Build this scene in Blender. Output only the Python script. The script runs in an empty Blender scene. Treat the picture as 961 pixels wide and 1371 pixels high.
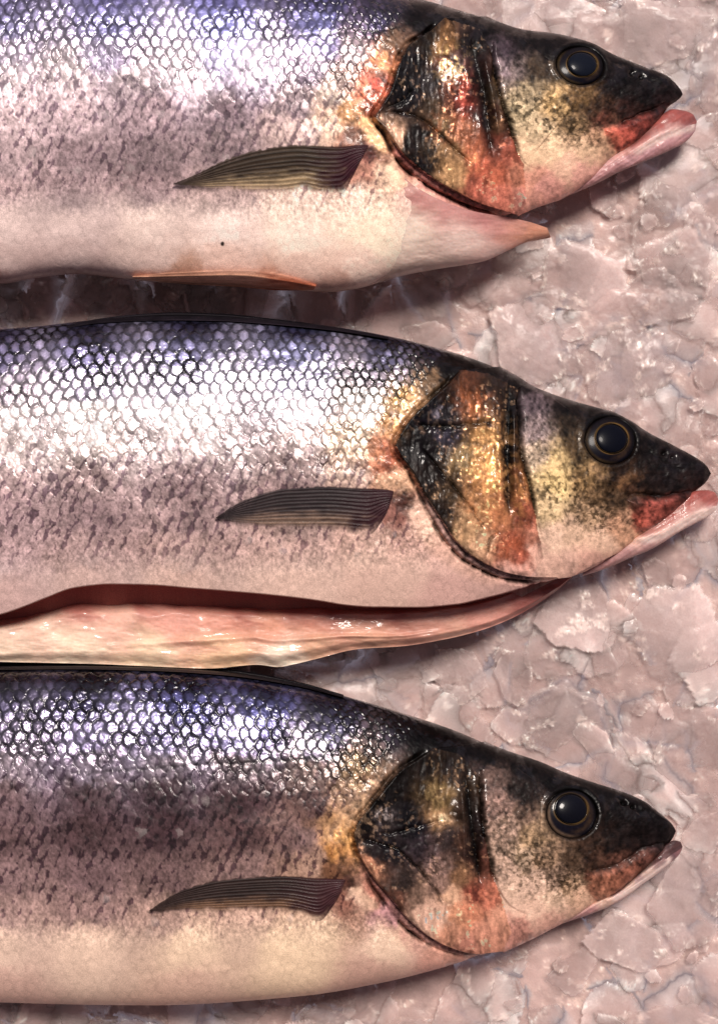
import bpy, math
import numpy as np

# ------------------------------------------------------------------ basics
# plan units: one unit = 0.3 mm, X to the right, Y down the picture, z up from the ice
S = 0.0003
CX, CY, D = 480.5, 685.5, 3000.0
scene = bpy.context.scene
col = bpy.data.collections.new("fish_stall"); scene.collection.children.link(col)
rng = np.random.default_rng(7)
PI = math.pi

def world(X, Y, z):
    f = (D - z) / D
    return np.stack([(X - CX) * f * S, -(Y - CY) * f * S, z * S], -1)

def lin(c):
    c = np.asarray(c, float) / 255.0
    return np.where(c <= 0.04045, c / 12.92, ((c + 0.055) / 1.055) ** 2.4)

def smooth(a, b, x):
    t = np.clip((x - a) / (b - a), 0, 1)
    return t * t * (3 - 2 * t)

def hsh(i, j, seed=0):
    n = (i.astype(np.int64) * 374761393 + j.astype(np.int64) * 668265263 + seed * 1442695041) & 0xFFFFFFFF
    n = ((n ^ (n >> 13)) * 1274126177) & 0xFFFFFFFF
    n = ((n ^ (n >> 16)) * 2246822519) & 0xFFFFFFFF
    return ((n ^ (n >> 15)) & 0xFFFFFF) / float(0xFFFFFF)

def vnoise(x, y, seed=0):
    xi = np.floor(x); yi = np.floor(y)
    fx = x - xi; fy = y - yi
    fx = fx * fx * (3 - 2 * fx); fy = fy * fy * (3 - 2 * fy)
    xi = xi.astype(np.int64); yi = yi.astype(np.int64)
    a = hsh(xi, yi, seed); b = hsh(xi + 1, yi, seed)
    c = hsh(xi, yi + 1, seed); d = hsh(xi + 1, yi + 1, seed)
    return (a * (1 - fx) + b * fx) * (1 - fy) + (c * (1 - fx) + d * fx) * fy

def fbm(x, y, seed=0, o=4):
    s = 0; a = 0.5; t = 0
    for k in range(o):
        s = s + a * vnoise(x + 17.3 * k, y - 9.1 * k, seed + k); t += a
        x = x * 2.03; y = y * 2.03; a *= 0.5
    return s / t

def curve(pts):
    """smooth monotone function of x through points"""
    p = np.array(sorted(pts), float)
    xs = np.arange(p[0, 0], p[-1, 0] + 1, 1.0)
    return p, xs

def pchip(px, py, x):
    px = np.asarray(px, float); py = np.asarray(py, float)
    h = np.diff(px); dl = np.diff(py) / h
    m = np.zeros_like(px)
    m[0] = dl[0]; m[-1] = dl[-1]
    for i in range(1, len(px) - 1):
        if dl[i - 1] * dl[i] > 0:
            w1 = 2 * h[i] + h[i - 1]; w2 = h[i] + 2 * h[i - 1]
            m[i] = (w1 + w2) / (w1 / dl[i - 1] + w2 / dl[i])
    x = np.clip(x, px[0], px[-1])
    k = np.clip(np.searchsorted(px, x) - 1, 0, len(px) - 2)
    t = (x - px[k]) / h[k]
    return ((1 + 2 * t) * (1 - t) ** 2 * py[k] + t * (1 - t) ** 2 * h[k] * m[k]
            + t * t * (3 - 2 * t) * py[k + 1] + t * t * (t - 1) * h[k] * m[k + 1])

def fn(pts):
    p = np.array(pts, float)
    return lambda x: pchip(p[:, 0], p[:, 1], np.asarray(x, float))

def spline(pts, n):
    """even resample of a smooth curve through points"""
    p = np.array(pts, float)
    d = np.r_[0, np.cumsum(np.hypot(*np.diff(p, axis=0).T))]
    s = np.linspace(0, d[-1], n)
    return np.stack([pchip(d, p[:, 0], s), pchip(d, p[:, 1], s)], -1)

def polydist(X, Y, pts):
    """distance to an open polyline and the side of it (+1 = right of the walking direction in the picture)"""
    p = spline(pts, max(12, len(pts) * 3))
    x0 = p[:, 0].min() - 130
    if X.ndim == 2 and X[0, 0] < x0 and np.ptp(X[:, 0]) == 0:
        c = int(np.searchsorted(X[0], x0))
        o = [np.full(X.shape, 1e3), np.ones(X.shape), np.zeros(X.shape)]
        for full, part in zip(o, polydist(X[:, c:], Y[:, c:], pts)): full[:, c:] = part
        return o
    best = np.full(X.shape, 1e9); side = np.ones(X.shape); tt = np.zeros(X.shape)
    n = len(p) - 1
    for i in range(n):
        ax, ay = p[i]; bx, by = p[i + 1]
        dx, dy = bx - ax, by - ay
        t = np.clip(((X - ax) * dx + (Y - ay) * dy) / (dx * dx + dy * dy + 1e-9), 0, 1)
        ex = X - ax - t * dx; ey = Y - ay - t * dy
        d = np.hypot(ex, ey)
        m = d < best
        best = np.where(m, d, best)
        side = np.where(m, np.sign(dx * (Y - ay) - dy * (X - ax)), side)
        tt = np.where(m, (i + t) / n, tt)
    return best, side, tt

def inside(X, Y, poly):
    r = np.zeros(X.shape, bool)
    n = len(poly)
    for i in range(n):
        x1, y1 = poly[i]; x2, y2 = poly[(i + 1) % n]
        if y1 == y2: continue
        c = ((y1 > Y) != (y2 > Y)) & (X < (x2 - x1) * (Y - y1) / (y2 - y1) + x1)
        r ^= c
    return r

def shepard(X, Y, pts, soft=14.0, pw=2.2, sy=1.0):
    P = np.array([[p[0], p[1]] for p in pts], float)
    C = np.array([lin(p[2]) for p in pts])
    out = np.zeros(X.shape + (3,)); W = np.zeros(X.shape)
    for (px, py), c in zip(P, C):
        w = 1.0 / (((X - px) ** 2 + (sy * (Y - py)) ** 2) + soft * soft) ** pw
        out += w[..., None] * c; W += w
    return out / W[..., None]

# ------------------------------------------------------------------ meshes
SPEC = {'pelvic_fin': .3, 'ice_bed': .22, 'ice_lump': .22, 'pupil': .06, 'eye': .06, 'iris_ring': .1, 'pectoral_fin': .15, 'dorsal_fin': .1, 'lower_jaw': .3}

def link_mesh(name, verts, faces, mat, parent=None, colors=None, surf=None, smooth_shade=True):
    me = bpy.data.meshes.new(name)
    verts = np.asarray(verts, np.float32).reshape(-1, 3); faces = np.asarray(faces, np.int32)
    k = faces.shape[1]
    me.vertices.add(len(verts)); me.vertices.foreach_set("co", verts.ravel())
    me.loops.add(faces.size); me.loops.foreach_set("vertex_index", faces.ravel())
    me.polygons.add(len(faces))
    me.polygons.foreach_set("loop_start", np.arange(0, faces.size, k, dtype=np.int32))
    me.update(calc_edges=True)
    if smooth_shade:
        me.polygons.foreach_set("use_smooth", np.ones(len(faces), bool))
    n = len(verts)
    for nm, arr in (("tint", colors), ("surf", surf)):
        if arr is None: continue
        arr = np.asarray(arr, float).reshape(n, -1)
        if arr.shape[1] == 3: arr = np.c_[arr, np.full(n, 1.0 if nm == "tint" else SPEC.get(name, .35))]
        at = me.color_attributes.new(nm, 'FLOAT_COLOR', 'POINT')
        at.data.foreach_set("color", arr.astype(np.float32).ravel())
    me.validate()
    me.materials.append(mat)
    o = bpy.data.objects.new(name, me); col.objects.link(o)
    if parent: o.parent = parent
    return o

def grid_faces(nr, nc, off=0):
    i = np.arange(nr - 1)[:, None] * nc + np.arange(nc - 1)[None, :]
    return np.stack([i, i + 1, i + nc + 1, i + nc], -1).reshape(-1, 4) + off

# ------------------------------------------------------------------ materials
def new_mat(name):
    m = bpy.data.materials.new(name); m.use_nodes = True
    nt = m.node_tree; nt.nodes.clear()
    out = nt.nodes.new("ShaderNodeOutputMaterial"); b = nt.nodes.new("ShaderNodeBsdfPrincipled")
    nt.links.new(b.outputs[0], out.inputs[0])
    return m, nt, b

def vertex_mat(name, noise=2600.0, vary=0.16, bump=0.25, dist=0.0002, sss=0.0, coat_rough=0.12, alpha=False):
    m, nt, b = new_mat(name)
    N, L = nt.nodes.new, nt.links.new
    a = N("ShaderNodeAttribute"); a.attribute_name = "tint"
    s = N("ShaderNodeAttribute"); s.attribute_name = "surf"
    sep = N("ShaderNodeSeparateColor"); L(s.outputs["Color"], sep.inputs[0])
    tc = N("ShaderNodeTexCoord")
    n1 = N("ShaderNodeTexNoise"); n1.inputs["Scale"].default_value = noise; n1.inputs["Detail"].default_value = 3
    L(tc.outputs["Object"], n1.inputs["Vector"])
    mr = N("ShaderNodeMapRange"); mr.inputs[1].default_value = 0.3; mr.inputs[2].default_value = 0.7
    mr.inputs[3].default_value = 1 - vary; mr.inputs[4].default_value = 1 + vary
    L(n1.outputs[0], mr.inputs[0])
    mx = N("ShaderNodeMix"); mx.data_type = 'RGBA'; mx.blend_type = 'MULTIPLY'; mx.inputs[0].default_value = 1
    L(a.outputs["Color"], mx.inputs[6]); L(mr.outputs[0], mx.inputs[7])
    L(mx.outputs[2], b.inputs["Base Color"])
    L(sep.outputs[0], b.inputs["Metallic"]); L(sep.outputs[1], b.inputs["Roughness"])
    L(s.outputs["Alpha"], b.inputs["Specular IOR Level"]); L(sep.outputs[2], b.inputs["Coat Weight"]); b.inputs["Coat Roughness"].default_value = coat_rough
    bp = N("ShaderNodeBump"); bp.inputs["Strength"].default_value = bump; bp.inputs["Distance"].default_value = dist
    L(n1.outputs[0], bp.inputs["Height"]); L(bp.outputs[0], b.inputs["Normal"])
    L(bp.outputs[0], b.inputs["Coat Normal"])
    if sss:
        b.inputs["Subsurface Weight"].default_value = sss
        b.inputs["Subsurface Radius"].default_value = (1.0, 0.55, 0.4)
        b.inputs["Subsurface Scale"].default_value = 0.003
    if alpha:
        L(a.outputs["Alpha"], b.inputs["Alpha"])
    return m

MAT_SKIN = vertex_mat("fish_skin", noise=2400, vary=0.2, bump=0.14)
MAT_FLESH = vertex_mat("wet_flesh", noise=900, vary=0.07, bump=0.10, dist=0.0003, sss=0.25, coat_rough=0.1, alpha=True)
MAT_FIN = vertex_mat("fin_membrane", noise=2000, vary=0.2, bump=0.2, alpha=True)
MAT_EYE = vertex_mat("wet_eye", noise=1500, vary=0.15, bump=0.05, coat_rough=0.10)
MAT_ICE = vertex_mat("crushed_ice", noise=1300, vary=0.06, bump=0.3, dist=0.0003, coat_rough=0.08, sss=0.85, alpha=True)
for _n in MAT_ICE.node_tree.nodes:
    if _n.type == 'BSDF_PRINCIPLED':
        _n.inputs['Subsurface Radius'].default_value = (1.0, .97, .96); _n.inputs['Subsurface Scale'].default_value = .004

# ------------------------------------------------------------------ fish
class Fish: pass

def make_fish(F):
    """one bass: a dense skin grid over a body section model, shaped, tinted, then split into its parts"""
    top, bot = fn(F.top), fn(F.bot)
    xt = F.tip
    T = fn(F.thick); Z0 = fn(F.z0)
    xs = np.r_[np.linspace(F.xtail, -60, 110, endpoint=False),
               np.arange(-60, xt - 14, 1.12), xt - 14 * np.linspace(1, 0, 22) ** 1.6]
    nx = len(xs)
    NR = 440
    tp, bt = top(xs), bot(xs)
    mid = (tp + bt) / 2; half = np.maximum((bt - tp) / 2, 0.3)
    t1 = np.full(nx, PI)
    if F.skin_edge:
        ye = fn(F.skin_edge)(xs)
        c = np.clip((mid - ye) / half, -1, 1)
        e = np.arccos(c)
        w = smooth(F.skin_edge[-1][0] - 20, F.skin_edge[-1][0], xs)
        t1 = e * (1 - w) + PI * w
        w0 = smooth(F.skin_edge[0][0], F.skin_edge[0][0] + 60, xs)
        t1 = t1 * w0 + PI * (1 - w0)
    th = np.linspace(0, 1, NR)[:, None] * t1[None, :]
    X = np.repeat(xs[None, :], NR, 0)
    Y = mid - half * np.cos(th)
    e = 0.57
    Z = Z0(xs) + T(xs) * np.sin(th).clip(0) ** e

    def surf_z(x, y):
        x = np.asarray(x, float); y = np.asarray(y, float)
        a, b = top(x), bot(x)
        m, h = (a + b) / 2, np.maximum((b - a) / 2, .3)
        s = np.sqrt(np.clip(1 - ((y - m) / h) ** 2, 0, 1))
        return Z0(x) + T(x) * s ** e
    F.surf_z = surf_z

    # arc length down the flank, from the lateral row
    dY = np.diff(Y, axis=0); dZ = np.diff(Z, axis=0)
    arc = np.vstack([np.zeros((1, nx)), np.cumsum(np.hypot(dY, dZ), 0)])
    tl = (Y - tp) / (bt - tp)
    # ---- scale tiles
    L0 = F.scale_size
    az = np.cumsum(np.r_[0, np.diff(xs) / (.90 * L0 * (1 - 0.30 * smooth(250, 560, xs[1:])))])
    U = np.repeat(az[None, :], NR, 0)
    girth = arc[-1:]
    V = arc / (0.86 * L0 * (1 - 0.25 * smooth(250, 560, X)))
    # keep rows running along the body: measure from the back edge
    U = U + 0.5 * (fbm(X / 70, Y / 60, 5, 2) - .5) + .10 * (vnoise(X / 6, Y / 6, 15) - .5); V = V + 0.5 * (fbm(X / 70, Y / 60, 6, 2) - .5) + .10 * (vnoise(X / 6, Y / 6, 16) - .5)
    jj0 = np.floor(V); best = np.full(X.shape, -1e9)
    P = np.zeros(X.shape); Q = np.zeros(X.shape); R = np.ones(X.shape); RI = np.zeros(X.shape, np.int64); RJ = RI.copy()
    for dj in (-1, 0, 1, 2):
        j = jj0 + dj
        sh = np.where(np.mod(j, 2) == 0, 0, 0.5)
        i0 = np.floor(U - sh)
        for di in (-1, 0, 1, 2):
            i = i0 + di
            cu = i + sh + 0.22 * (hsh(i, j, 11) - .5); cv = j + 0.22 * (hsh(i, j, 12) - .5)
            du = (U - cu); dv = (V - cv)
            r = np.hypot(du, dv) / (0.76 + .14 * hsh(i, j, 13))
            ok = r < 1
            pr = np.where(ok, cu, -1e9)
            m = pr > best
            best = np.where(m, pr, best)
            P = np.where(m, du, P); Q = np.where(m, dv, Q); R = np.where(m, r, R)
            RI = np.where(m, i.astype(np.int64), RI); RJ = np.where(m, j.astype(np.int64), RJ)
    h1, h2, h3, h4 = (hsh(RI, RJ, s + F.seed) for s in (21, 22, 23, 24))
    edge = smooth(0.70, 0.98, R) * smooth(0.25, -0.25, P)          # free rim, toward the tail
    base = smooth(0.05, 0.55, P)                                    # where it slips under the next one
    # ---- head region masks
    gd, gs, gt = polydist(X, Y, F.gill)
    behind = -gs * gd                                                # + = in front of the gill rim
    headpoly = F.gill_full
    nape_d, nape_s, _ = polydist(X, Y, F.nape)
    body_mask = smooth(2, 22, nape_d * nape_s + 6 * (fbm(X / 14, Y / 14, 3) - .5))     # 1 on the scaled trunk
    flank_ = smooth(F.back_t - .04, F.back_t + .12, tl)
    worn = .35 + .65 * smooth(.36, .58, fbm(X / 60, Y / 34, 33 + F.seed, 3))
    scale_amp = F.relief * worn * (1 - .5 * flank_) * body_mask * smooth(-55, -20, X) * (0.16 + 0.84 * smooth(F.dark_t + .16, F.dark_t - .06, tl)) * smooth(0.0, 0.03, tl)
    disp = scale_amp * (1.9 * (smooth(0.9, -0.7, P) - .5) - 1.4 * edge
                        + (3.4 + 3 * flank_) * ((h1 - .5) * P + (h2 - .5) * Q))
    disp += scale_amp * 0.9 * (vnoise(X / 2.2, Y / 2.2, 31) - .5)
    disp += 5 * (fbm(X / 70, Y / 50, 40 + F.seed) - .5) * smooth(0, .1, tl) * smooth(1, .9, tl)

    # ---- colour of the skin
    w1, w2 = fbm(X / 22, Y / 22, 41 + F.seed, 4) - .5, fbm(X / 22, Y / 22, 47 + F.seed, 4) - .5
    w3, w4 = fbm(X / 5, Y / 5, 43 + F.seed, 2) - .5, fbm(X / 5, Y / 5, 44 + F.seed, 2) - .5
    regs = [F.gill_cover, F.cheek, F.jaw_plate]
    def region(px, py):
        for k_ in (2, 1, 0):
            if inside(np.array([[px]]), np.array([[py]]), regs[k_])[0, 0]: return k_
        return -1
    tags = [region(p[0] + .01, p[1] + .01) for p in F.paint]
    hd = X[0] > F.gill_min - 45
    C = shepard(X + 26 * w1 + 9 * w3, Y + 26 * w2 + 9 * w4, [p for p, t in zip(F.paint, tags) if t in (-1, 1)], soft=7, pw=2.3)
    XH, YH = X[:, hd], Y[:, hd]
    wx_, wy_ = XH + 14 * w1[:, hd] + 8 * w3[:, hd], YH + 14 * w2[:, hd] + 8 * w4[:, hd]
    CH = C[:, hd]
    for k_ in (0, 1, 2):
        pp = [p for p, t in zip(F.paint, tags) if t == k_ or (k_ == 1 and t == -1 and p[0] > F.cheek_line[0][0])]
        mk_ = inside(XH + 3 * w3[:, hd], YH + 3 * w4[:, hd], regs[k_])
        if k_ == 2:
            dj = polydist(XH, YH, regs[2] + regs[2][:1])[0] * np.where(inside(XH, YH, regs[2]), 1, -1) + 7 * w3[:, hd]
            q = (smooth(-4, 7, dj) * .9)[..., None]
            near = q[..., 0] > 0
            CH[near] = (CH * (1 - q))[near] + q[near] * shepard(wx_[near], wy_[near], pp, soft=8, pw=2)
        elif len(pp) > 1: CH[mk_] = shepard(wx_[mk_], wy_[mk_], pp, soft=6, pw=2.2)
    C[:, hd] = CH
    wob = fbm(X / 9, Y / 9, 50 + F.seed, 4)
    C *= (1 + (.56 - .36 * smooth(F.belly_t - .1, F.belly_t + .05, tl)) * (wob - .5))[..., None]
    metal = np.zeros(X.shape); rough = np.full(X.shape, 0.42); coat = np.full(X.shape, 0.25)
    back = smooth(F.back_t + .08, F.back_t - .08, tl + .06 * (wob - .5)) * body_mask
    flank = smooth(F.dark_t + .1, F.dark_t - .12, tl + .16 * (fbm(X / 40, Y / 16, 9) - .5)) * (1 - back) * body_mask
    lower = body_mask * (1 - back) * (1 - flank)
    tone = 0.45 + 1.0 * h3 * h3 + .25 * h4
    brk = smooth(.36, .62, fbm(X / 10, Y / 10, 55 + F.seed, 3)); grit = fbm(X / 2.6, Y / 3.4, 57 + F.seed, 3)
    cr = 1 - smooth(0.35, 0.95, np.maximum(R, 0)) 
    Rn = R + .5 * (grit - .5)
    bb = F.back_base + .45 * (1 - worn)
    cell_back = bb + (2.0 - bb) * tone * smooth(.86, 0.40, Rn) * smooth(0.42, -0.12, P + .3 * (grit - .5)) * (.75 + .5 * grit)
    cell_fl = (0.70 + 0.50 * h3) * (1 - (0.02 + .22 * brk) * edge) * (1 - 0.16 * base * brk) * (.76 + .5 * smooth(.3, .7, grit))
    C *= (back * cell_back * F.back_gain + flank * cell_fl + (1 - back - flank) * (1 + body_mask * (1.15 * (grit - .5) + .12 * (h3 - .5)) * smooth(F.belly_t + .1, F.belly_t - .05, tl)))[..., None]
    # dark pigment in ragged crescents on the lower flank
    pig = fbm((X + .35 * Y) / 4.4, Y / 8.0, 70 + F.seed, 3) * 0.60 + 0.40 * smooth(-.5, .5, P + .3 * Q + .6 * (h4 - .5))
    low_t = smooth(F.dark_t - .08, F.dark_t + .06, tl) * smooth(F.belly_t + .03, F.belly_t - .07, tl)
    fad = np.clip(smooth(F.belly_t + .08, F.dark_t + .1, tl), 0, 1)
    pm = smooth(0.565 - 0.13 * fad, 0.625 - 0.13 * fad, pig) * smooth(F.dark_t - .2, F.dark_t + .02, tl) * smooth(F.belly_t + .06, F.belly_t - .10, tl) * body_mask
    C = C * (1 - np.clip(1.5 * F.pig * pm, 0, .9)[..., None] * np.array([.70, .76, .68]))
    C = C * (1 + (lower * low_t)[..., None] * np.array([-.02, -.09, -.06]))
    C *= (1 + 0.14 * lower * low_t * (h3 - .5))[..., None]
    metal += 0.55 * back * smooth(1, .6, R) + 0.34 * flank + .18 * lower * low_t
    rough += -.12 * back - .10 * flank + 0.1 * (h4 - .5)
    # glints painted pale into the colour of scattered scales on the lower flank
    gl = (h1 > .982) * lower * low_t * smooth(.75, .35, R + .9 * (grit - .5)) * .4
    C = C * (1 - .55 * gl[..., None]) + .55 * gl[..., None] * np.array([.62, .54, .52])
    coat += .15 * body_mask * (1 - lower) - .2 * lower
    # fine belly scales
    belly = smooth(F.belly_t - .04, F.belly_t + .06, tl) * body_mask
    C *= (1 + belly * (.08 * (smooth(1, .3, R) - .5) * brk - .05 * edge * brk))[..., None]
    # lateral line
    if F.lateral:
        ld, _, lt = polydist(X, Y, F.lateral)
        lm = np.exp(-(ld / 2.6) ** 2) * (0.45 + 0.55 * vnoise(X / 6, Y / 3, 77)) * smooth(0, .2, lt) * .8
        C *= (1 - .8 * lm)[..., None]; disp -= .4 * lm

    # ---- head relief
    H = X > F.gill_min - 40
    inh = smooth(-1.2, 1.6, behind) * (X > F.gill_min - 14) * smooth(-2, 3, gd * 0 + np.where(inside(X, Y, F.gill_full), 3, -3))
    disp += inh * (F.gill_lift * np.exp(-gd / 40) + 1)
    sv = fbm(X / 18, Y / 18, 105 + F.seed, 3)
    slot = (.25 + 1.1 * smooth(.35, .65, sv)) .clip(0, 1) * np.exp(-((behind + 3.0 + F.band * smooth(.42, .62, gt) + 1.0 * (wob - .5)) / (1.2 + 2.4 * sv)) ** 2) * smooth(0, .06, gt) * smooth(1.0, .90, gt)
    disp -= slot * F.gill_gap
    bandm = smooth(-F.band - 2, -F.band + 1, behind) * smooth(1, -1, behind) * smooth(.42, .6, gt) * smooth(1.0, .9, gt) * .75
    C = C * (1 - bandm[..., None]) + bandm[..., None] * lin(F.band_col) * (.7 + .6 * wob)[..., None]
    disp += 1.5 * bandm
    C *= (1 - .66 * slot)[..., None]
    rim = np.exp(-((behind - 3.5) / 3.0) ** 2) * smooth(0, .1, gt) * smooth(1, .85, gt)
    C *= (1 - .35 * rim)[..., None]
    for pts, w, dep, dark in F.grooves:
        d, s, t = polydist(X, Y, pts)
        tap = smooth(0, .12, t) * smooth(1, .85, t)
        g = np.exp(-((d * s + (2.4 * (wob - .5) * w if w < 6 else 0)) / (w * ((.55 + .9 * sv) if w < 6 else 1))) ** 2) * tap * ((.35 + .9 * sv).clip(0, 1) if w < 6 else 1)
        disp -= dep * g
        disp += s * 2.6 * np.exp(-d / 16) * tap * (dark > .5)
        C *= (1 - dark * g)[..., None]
    for pts, w, lift in F.ridges:
        d, s, t = polydist(X, Y, pts)
        disp += lift * np.exp(-(d / w) ** 2) * smooth(0, .12, t) * smooth(1, .85, t)
    # cheek overlaps the strip behind it
    cd, cs, ct = polydist(X, Y, F.cheek_line)
    chk = np.where(inside(X, Y, F.cheek), 1.0, 0.0)
    disp += chk * 6.0 * smooth(0, 3, cd) * np.exp(-cd / 50) * smooth(.92, .55, ct)
    # upper jaw plate
    ujd, ujs, ujt = polydist(X, Y, F.jaw_plate + F.jaw_plate[:1])
    uj = inside(X, Y, F.jaw_plate)
    disp += np.where(uj, 5.0 * smooth(0, 10, ujd), 0)
    # speckle on the cheek
    for (cx, cy, rx, ry, amt, siz) in F.speckle:
        q = np.exp(-(((X - cx) / rx) ** 2 + ((Y - cy) / ry) ** 2))
        n = smooth(.47, .60, fbm(X / siz + 3.1, Y / siz, 90 + F.seed, 3))
        C *= (1 - (amt * q * n)[..., None] * np.array([.8, .82, .9]))
        hl = smooth(.54, .68, fbm(X / (siz * .8), Y / (siz * .8) + 8, 95 + F.seed, 3))
        C *= (1 + (.28 * q * hl))[..., None]
    # mottled gold on the gill cover, plus sheen and sparkle painted into the colour
    for (cx, cy, rx, ry, colr, amt, siz) in F.mottle:
        q = np.exp(-(((X - cx) / rx) ** 2 + ((Y - cy) / ry) ** 2) ** 1.5)
        n = smooth(.42, .62, fbm(X / siz, Y / (siz * 1.3), 60 + F.seed + int(cx), 4)) * q * amt
        C = C * (1 - n[..., None]) + n[..., None] * lin(colr)
        metal = np.maximum(metal, .35 * n)
    headm = 1 - body_mask
    gdist = np.where(inside(X, Y, F.gill_cover), 1.0, 0.0) * smooth(0, 8, gd)
    rn = fbm(X / 4.5 + .4 * fbm(X / 30, Y / 30, 66) * 8, Y / 24, 67 + F.seed, 4)
    disp += gdist * 1.9 * (rn - .5)
    C = C * np.clip(1 + gdist * .9 * (rn - .5), .2, 2)[..., None]
    gm = gdist * smooth(.64, .72, fbm(X / 4, Y / 4.5, 68 + F.seed, 2)) * smooth(.42, .62, fbm(X / 24, Y / 30, 69 + F.seed, 2))
    C = C * (1 + .9 * gm)[..., None] + gm[..., None] * np.array([.16, .11, .06])  # golden glints on the plate, brightened in the colour as well as the metal
    hnoise = fbm(X / 6, Y / 6, 99 + F.seed, 4)
    disp += headm * (1.3 * (hnoise - .5) + .1 * (vnoise(X / 2.4, Y / 2.4, 8) - .5)) * smooth(0, .06, tl) * smooth(1, .94, tl)
    metal += headm * .10 + .5 * gm
    rough = rough - .12 * gm
    rough = rough * (1 - headm) + headm * (.38 + .3 * (wob - .5))
    gr1 = fbm(X / 3.4, Y / 4.0, 101 + F.seed, 3); gr2 = fbm(X / 9, Y / 12, 103 + F.seed, 3)
    pale = smooth(.22, .5, C.mean(-1))
    C = C * np.clip(1 + headm * (1 - .45 * gdist) * (1 - .8 * pale) * (1.5 * (gr1 - .5) + 1.2 * (gr2 - .5)), .15, 2)[..., None]
    lum = C.mean(-1, keepdims=True); C = C + headm[..., None] * .22 * (lum - C)
    disp += headm * .5 * (gr1 - .5)
    coat = coat * (1 - headm) + headm * F.head_coat * smooth(.5, .66, fbm(X / 12, Y / 12, 102 + F.seed, 3))
    # eye socket
    ex, ey, erx, ery, ea = F.eye
    ca, sa = math.cos(ea), math.sin(ea)
    lx = ((X - ex) * ca + (Y - ey) * sa) / erx; ly = (-(X - ex) * sa + (Y - ey) * ca) / ery
    er = np.hypot(lx, ly)
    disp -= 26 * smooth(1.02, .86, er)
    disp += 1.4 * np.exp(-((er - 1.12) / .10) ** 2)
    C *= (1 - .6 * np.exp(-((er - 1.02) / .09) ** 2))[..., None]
    # nostrils
    for (nx_, ny_, r_) in F.nostrils:
        q = np.exp(-((X - nx_) ** 2 + (Y - ny_) ** 2) / r_ ** 2)
        disp -= 5 * q; C *= (1 - .6 * q)[..., None]
    for (sx, sy_, r_) in F.specks:
        q = smooth(1.2, .7, np.hypot((X - sx), (Y - sy_) * .8) / r_)
        C *= (1 - .93 * q)[..., None]

    # ---- displace along the section normal
    gx = np.gradient(np.stack([X, Y, Z], -1), axis=1); gy = np.gradient(np.stack([X, Y, Z], -1), axis=0)
    Nn = np.cross(gx, gy); Nn /= np.linalg.norm(Nn, axis=-1, keepdims=True) + 1e-9
    Nn *= np.where(Nn[..., 2:3] < 0, -1, 1)
    k = smooth(0, 12, xt - X)
    disp = disp * k
    X2 = X + Nn[..., 0] * disp; Y2 = Y + Nn[..., 1] * disp; Z2 = Z + Nn[..., 2] * disp
    top_v = world(X2, Y2, Z2)
    C = np.clip(C, .002, 2)
    C = C * (C.mean(-1, keepdims=True) / .42) ** (.20 + .22 * headm[..., None])
    C = np.clip(C * (1 + headm[..., None] * np.array([.14, .0, -.10])), .001, .92)
    spec = .45 * body_mask * (1 - .6 * lower) + .16 * headm
    sf = np.stack([np.clip(metal, 0, .9), np.clip(rough, .12, .8), np.clip(coat, 0, 1), spec], -1)

    # ---- the far side, coarse, closes the skin
    NB = 26
    rows = []; colsb = []
    if F.skin_edge:                                                  # cut lip of the opened belly
        cw = 1 - smooth(F.skin_edge[-1][0] - 40, F.skin_edge[-1][0], xs)
        for dy, dz in ((1.5, -3), (-2, -9), (-8, -26), (-10, -60)):
            rows.append(world(xs, Y2[-1] + dy * cw, Z2[-1] + dz * cw)); colsb.append(np.repeat(lin((176, 84, 76))[None], nx, 0))
    for kk in range(1, NB + 1):
        tb = PI + PI * kk / NB
        yy = mid - half * (.97 if F.skin_edge and kk < NB else 1) * np.cos(tb)
        zz = Z0(xs) + T(xs) * .9 * np.sin(tb)
        rows.append(world(xs, yy, zz)); colsb.append(C[-1] * .8 if kk < NB // 2 else C[0])
    V_all = np.concatenate([top_v, np.array(rows)], 0)
    C_all = np.concatenate([C, np.array(colsb)], 0)
    nb = len(rows)
    S_all = np.concatenate([sf, np.repeat(sf[-1:], nb, 0)], 0)
    faces = grid_faces(NR + nb, nx)
    # tail end cap joins the tail fin, so left as a fold
    rF, cF = faces[:, 0] // nx, faces[:, 0] % nx
    lab = np.zeros(len(faces), int)
    tf = rF < NR - 1
    fx, fy = X[rF.clip(0, NR - 1), cF], Y[rF.clip(0, NR - 1), cF]
    lab[tf & inside(fx, fy, F.gill_cover)] = 1
    lab[tf & inside(fx, fy, F.cheek)] = 2
    lab[tf & inside(fx, fy, F.jaw_plate)] = 3

    root = bpy.data.objects.new("sea_bass", None); col.objects.link(root)
    root.empty_display_size = 0.02
    o3 = world(np.array(300.0), np.array(F.ymid), np.array(0.0))
    root.location = o3
    root["label"] = F.label; root["category"] = "fish"; root["group"] = "whole sea bass laid in a row on the ice"
    F.root = root; F.org = o3
    Vf = V_all.reshape(-1, 3) - o3; Cf = C_all.reshape(-1, 3); Sf = S_all.reshape(-1, 4)
    for k_, nm in enumerate(("body", "gill_cover", "cheek", "upper_jaw")):
        f = faces[lab == k_]
        used, inv = np.unique(f.ravel(), return_inverse=True)
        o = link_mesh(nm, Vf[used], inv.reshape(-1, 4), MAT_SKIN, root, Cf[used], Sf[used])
        if nm in F.part_labels: o["label"] = F.part_labels[nm]

    # ---- lower jaw: its own tapered half-tube under the upper jaw
    n1, n2 = 240, 90
    ju, jl = fn(F.jaw_up), fn(F.jaw_low)
    x0, x1 = F.jaw_up[0][0], F.jaw_up[-1][0]
    jx = x0 + (x1 - x0) * (1 - (1 - np.linspace(0, 1, n1)) ** 1.8)
    a, b = ju(jx), jl(jx)
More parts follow.
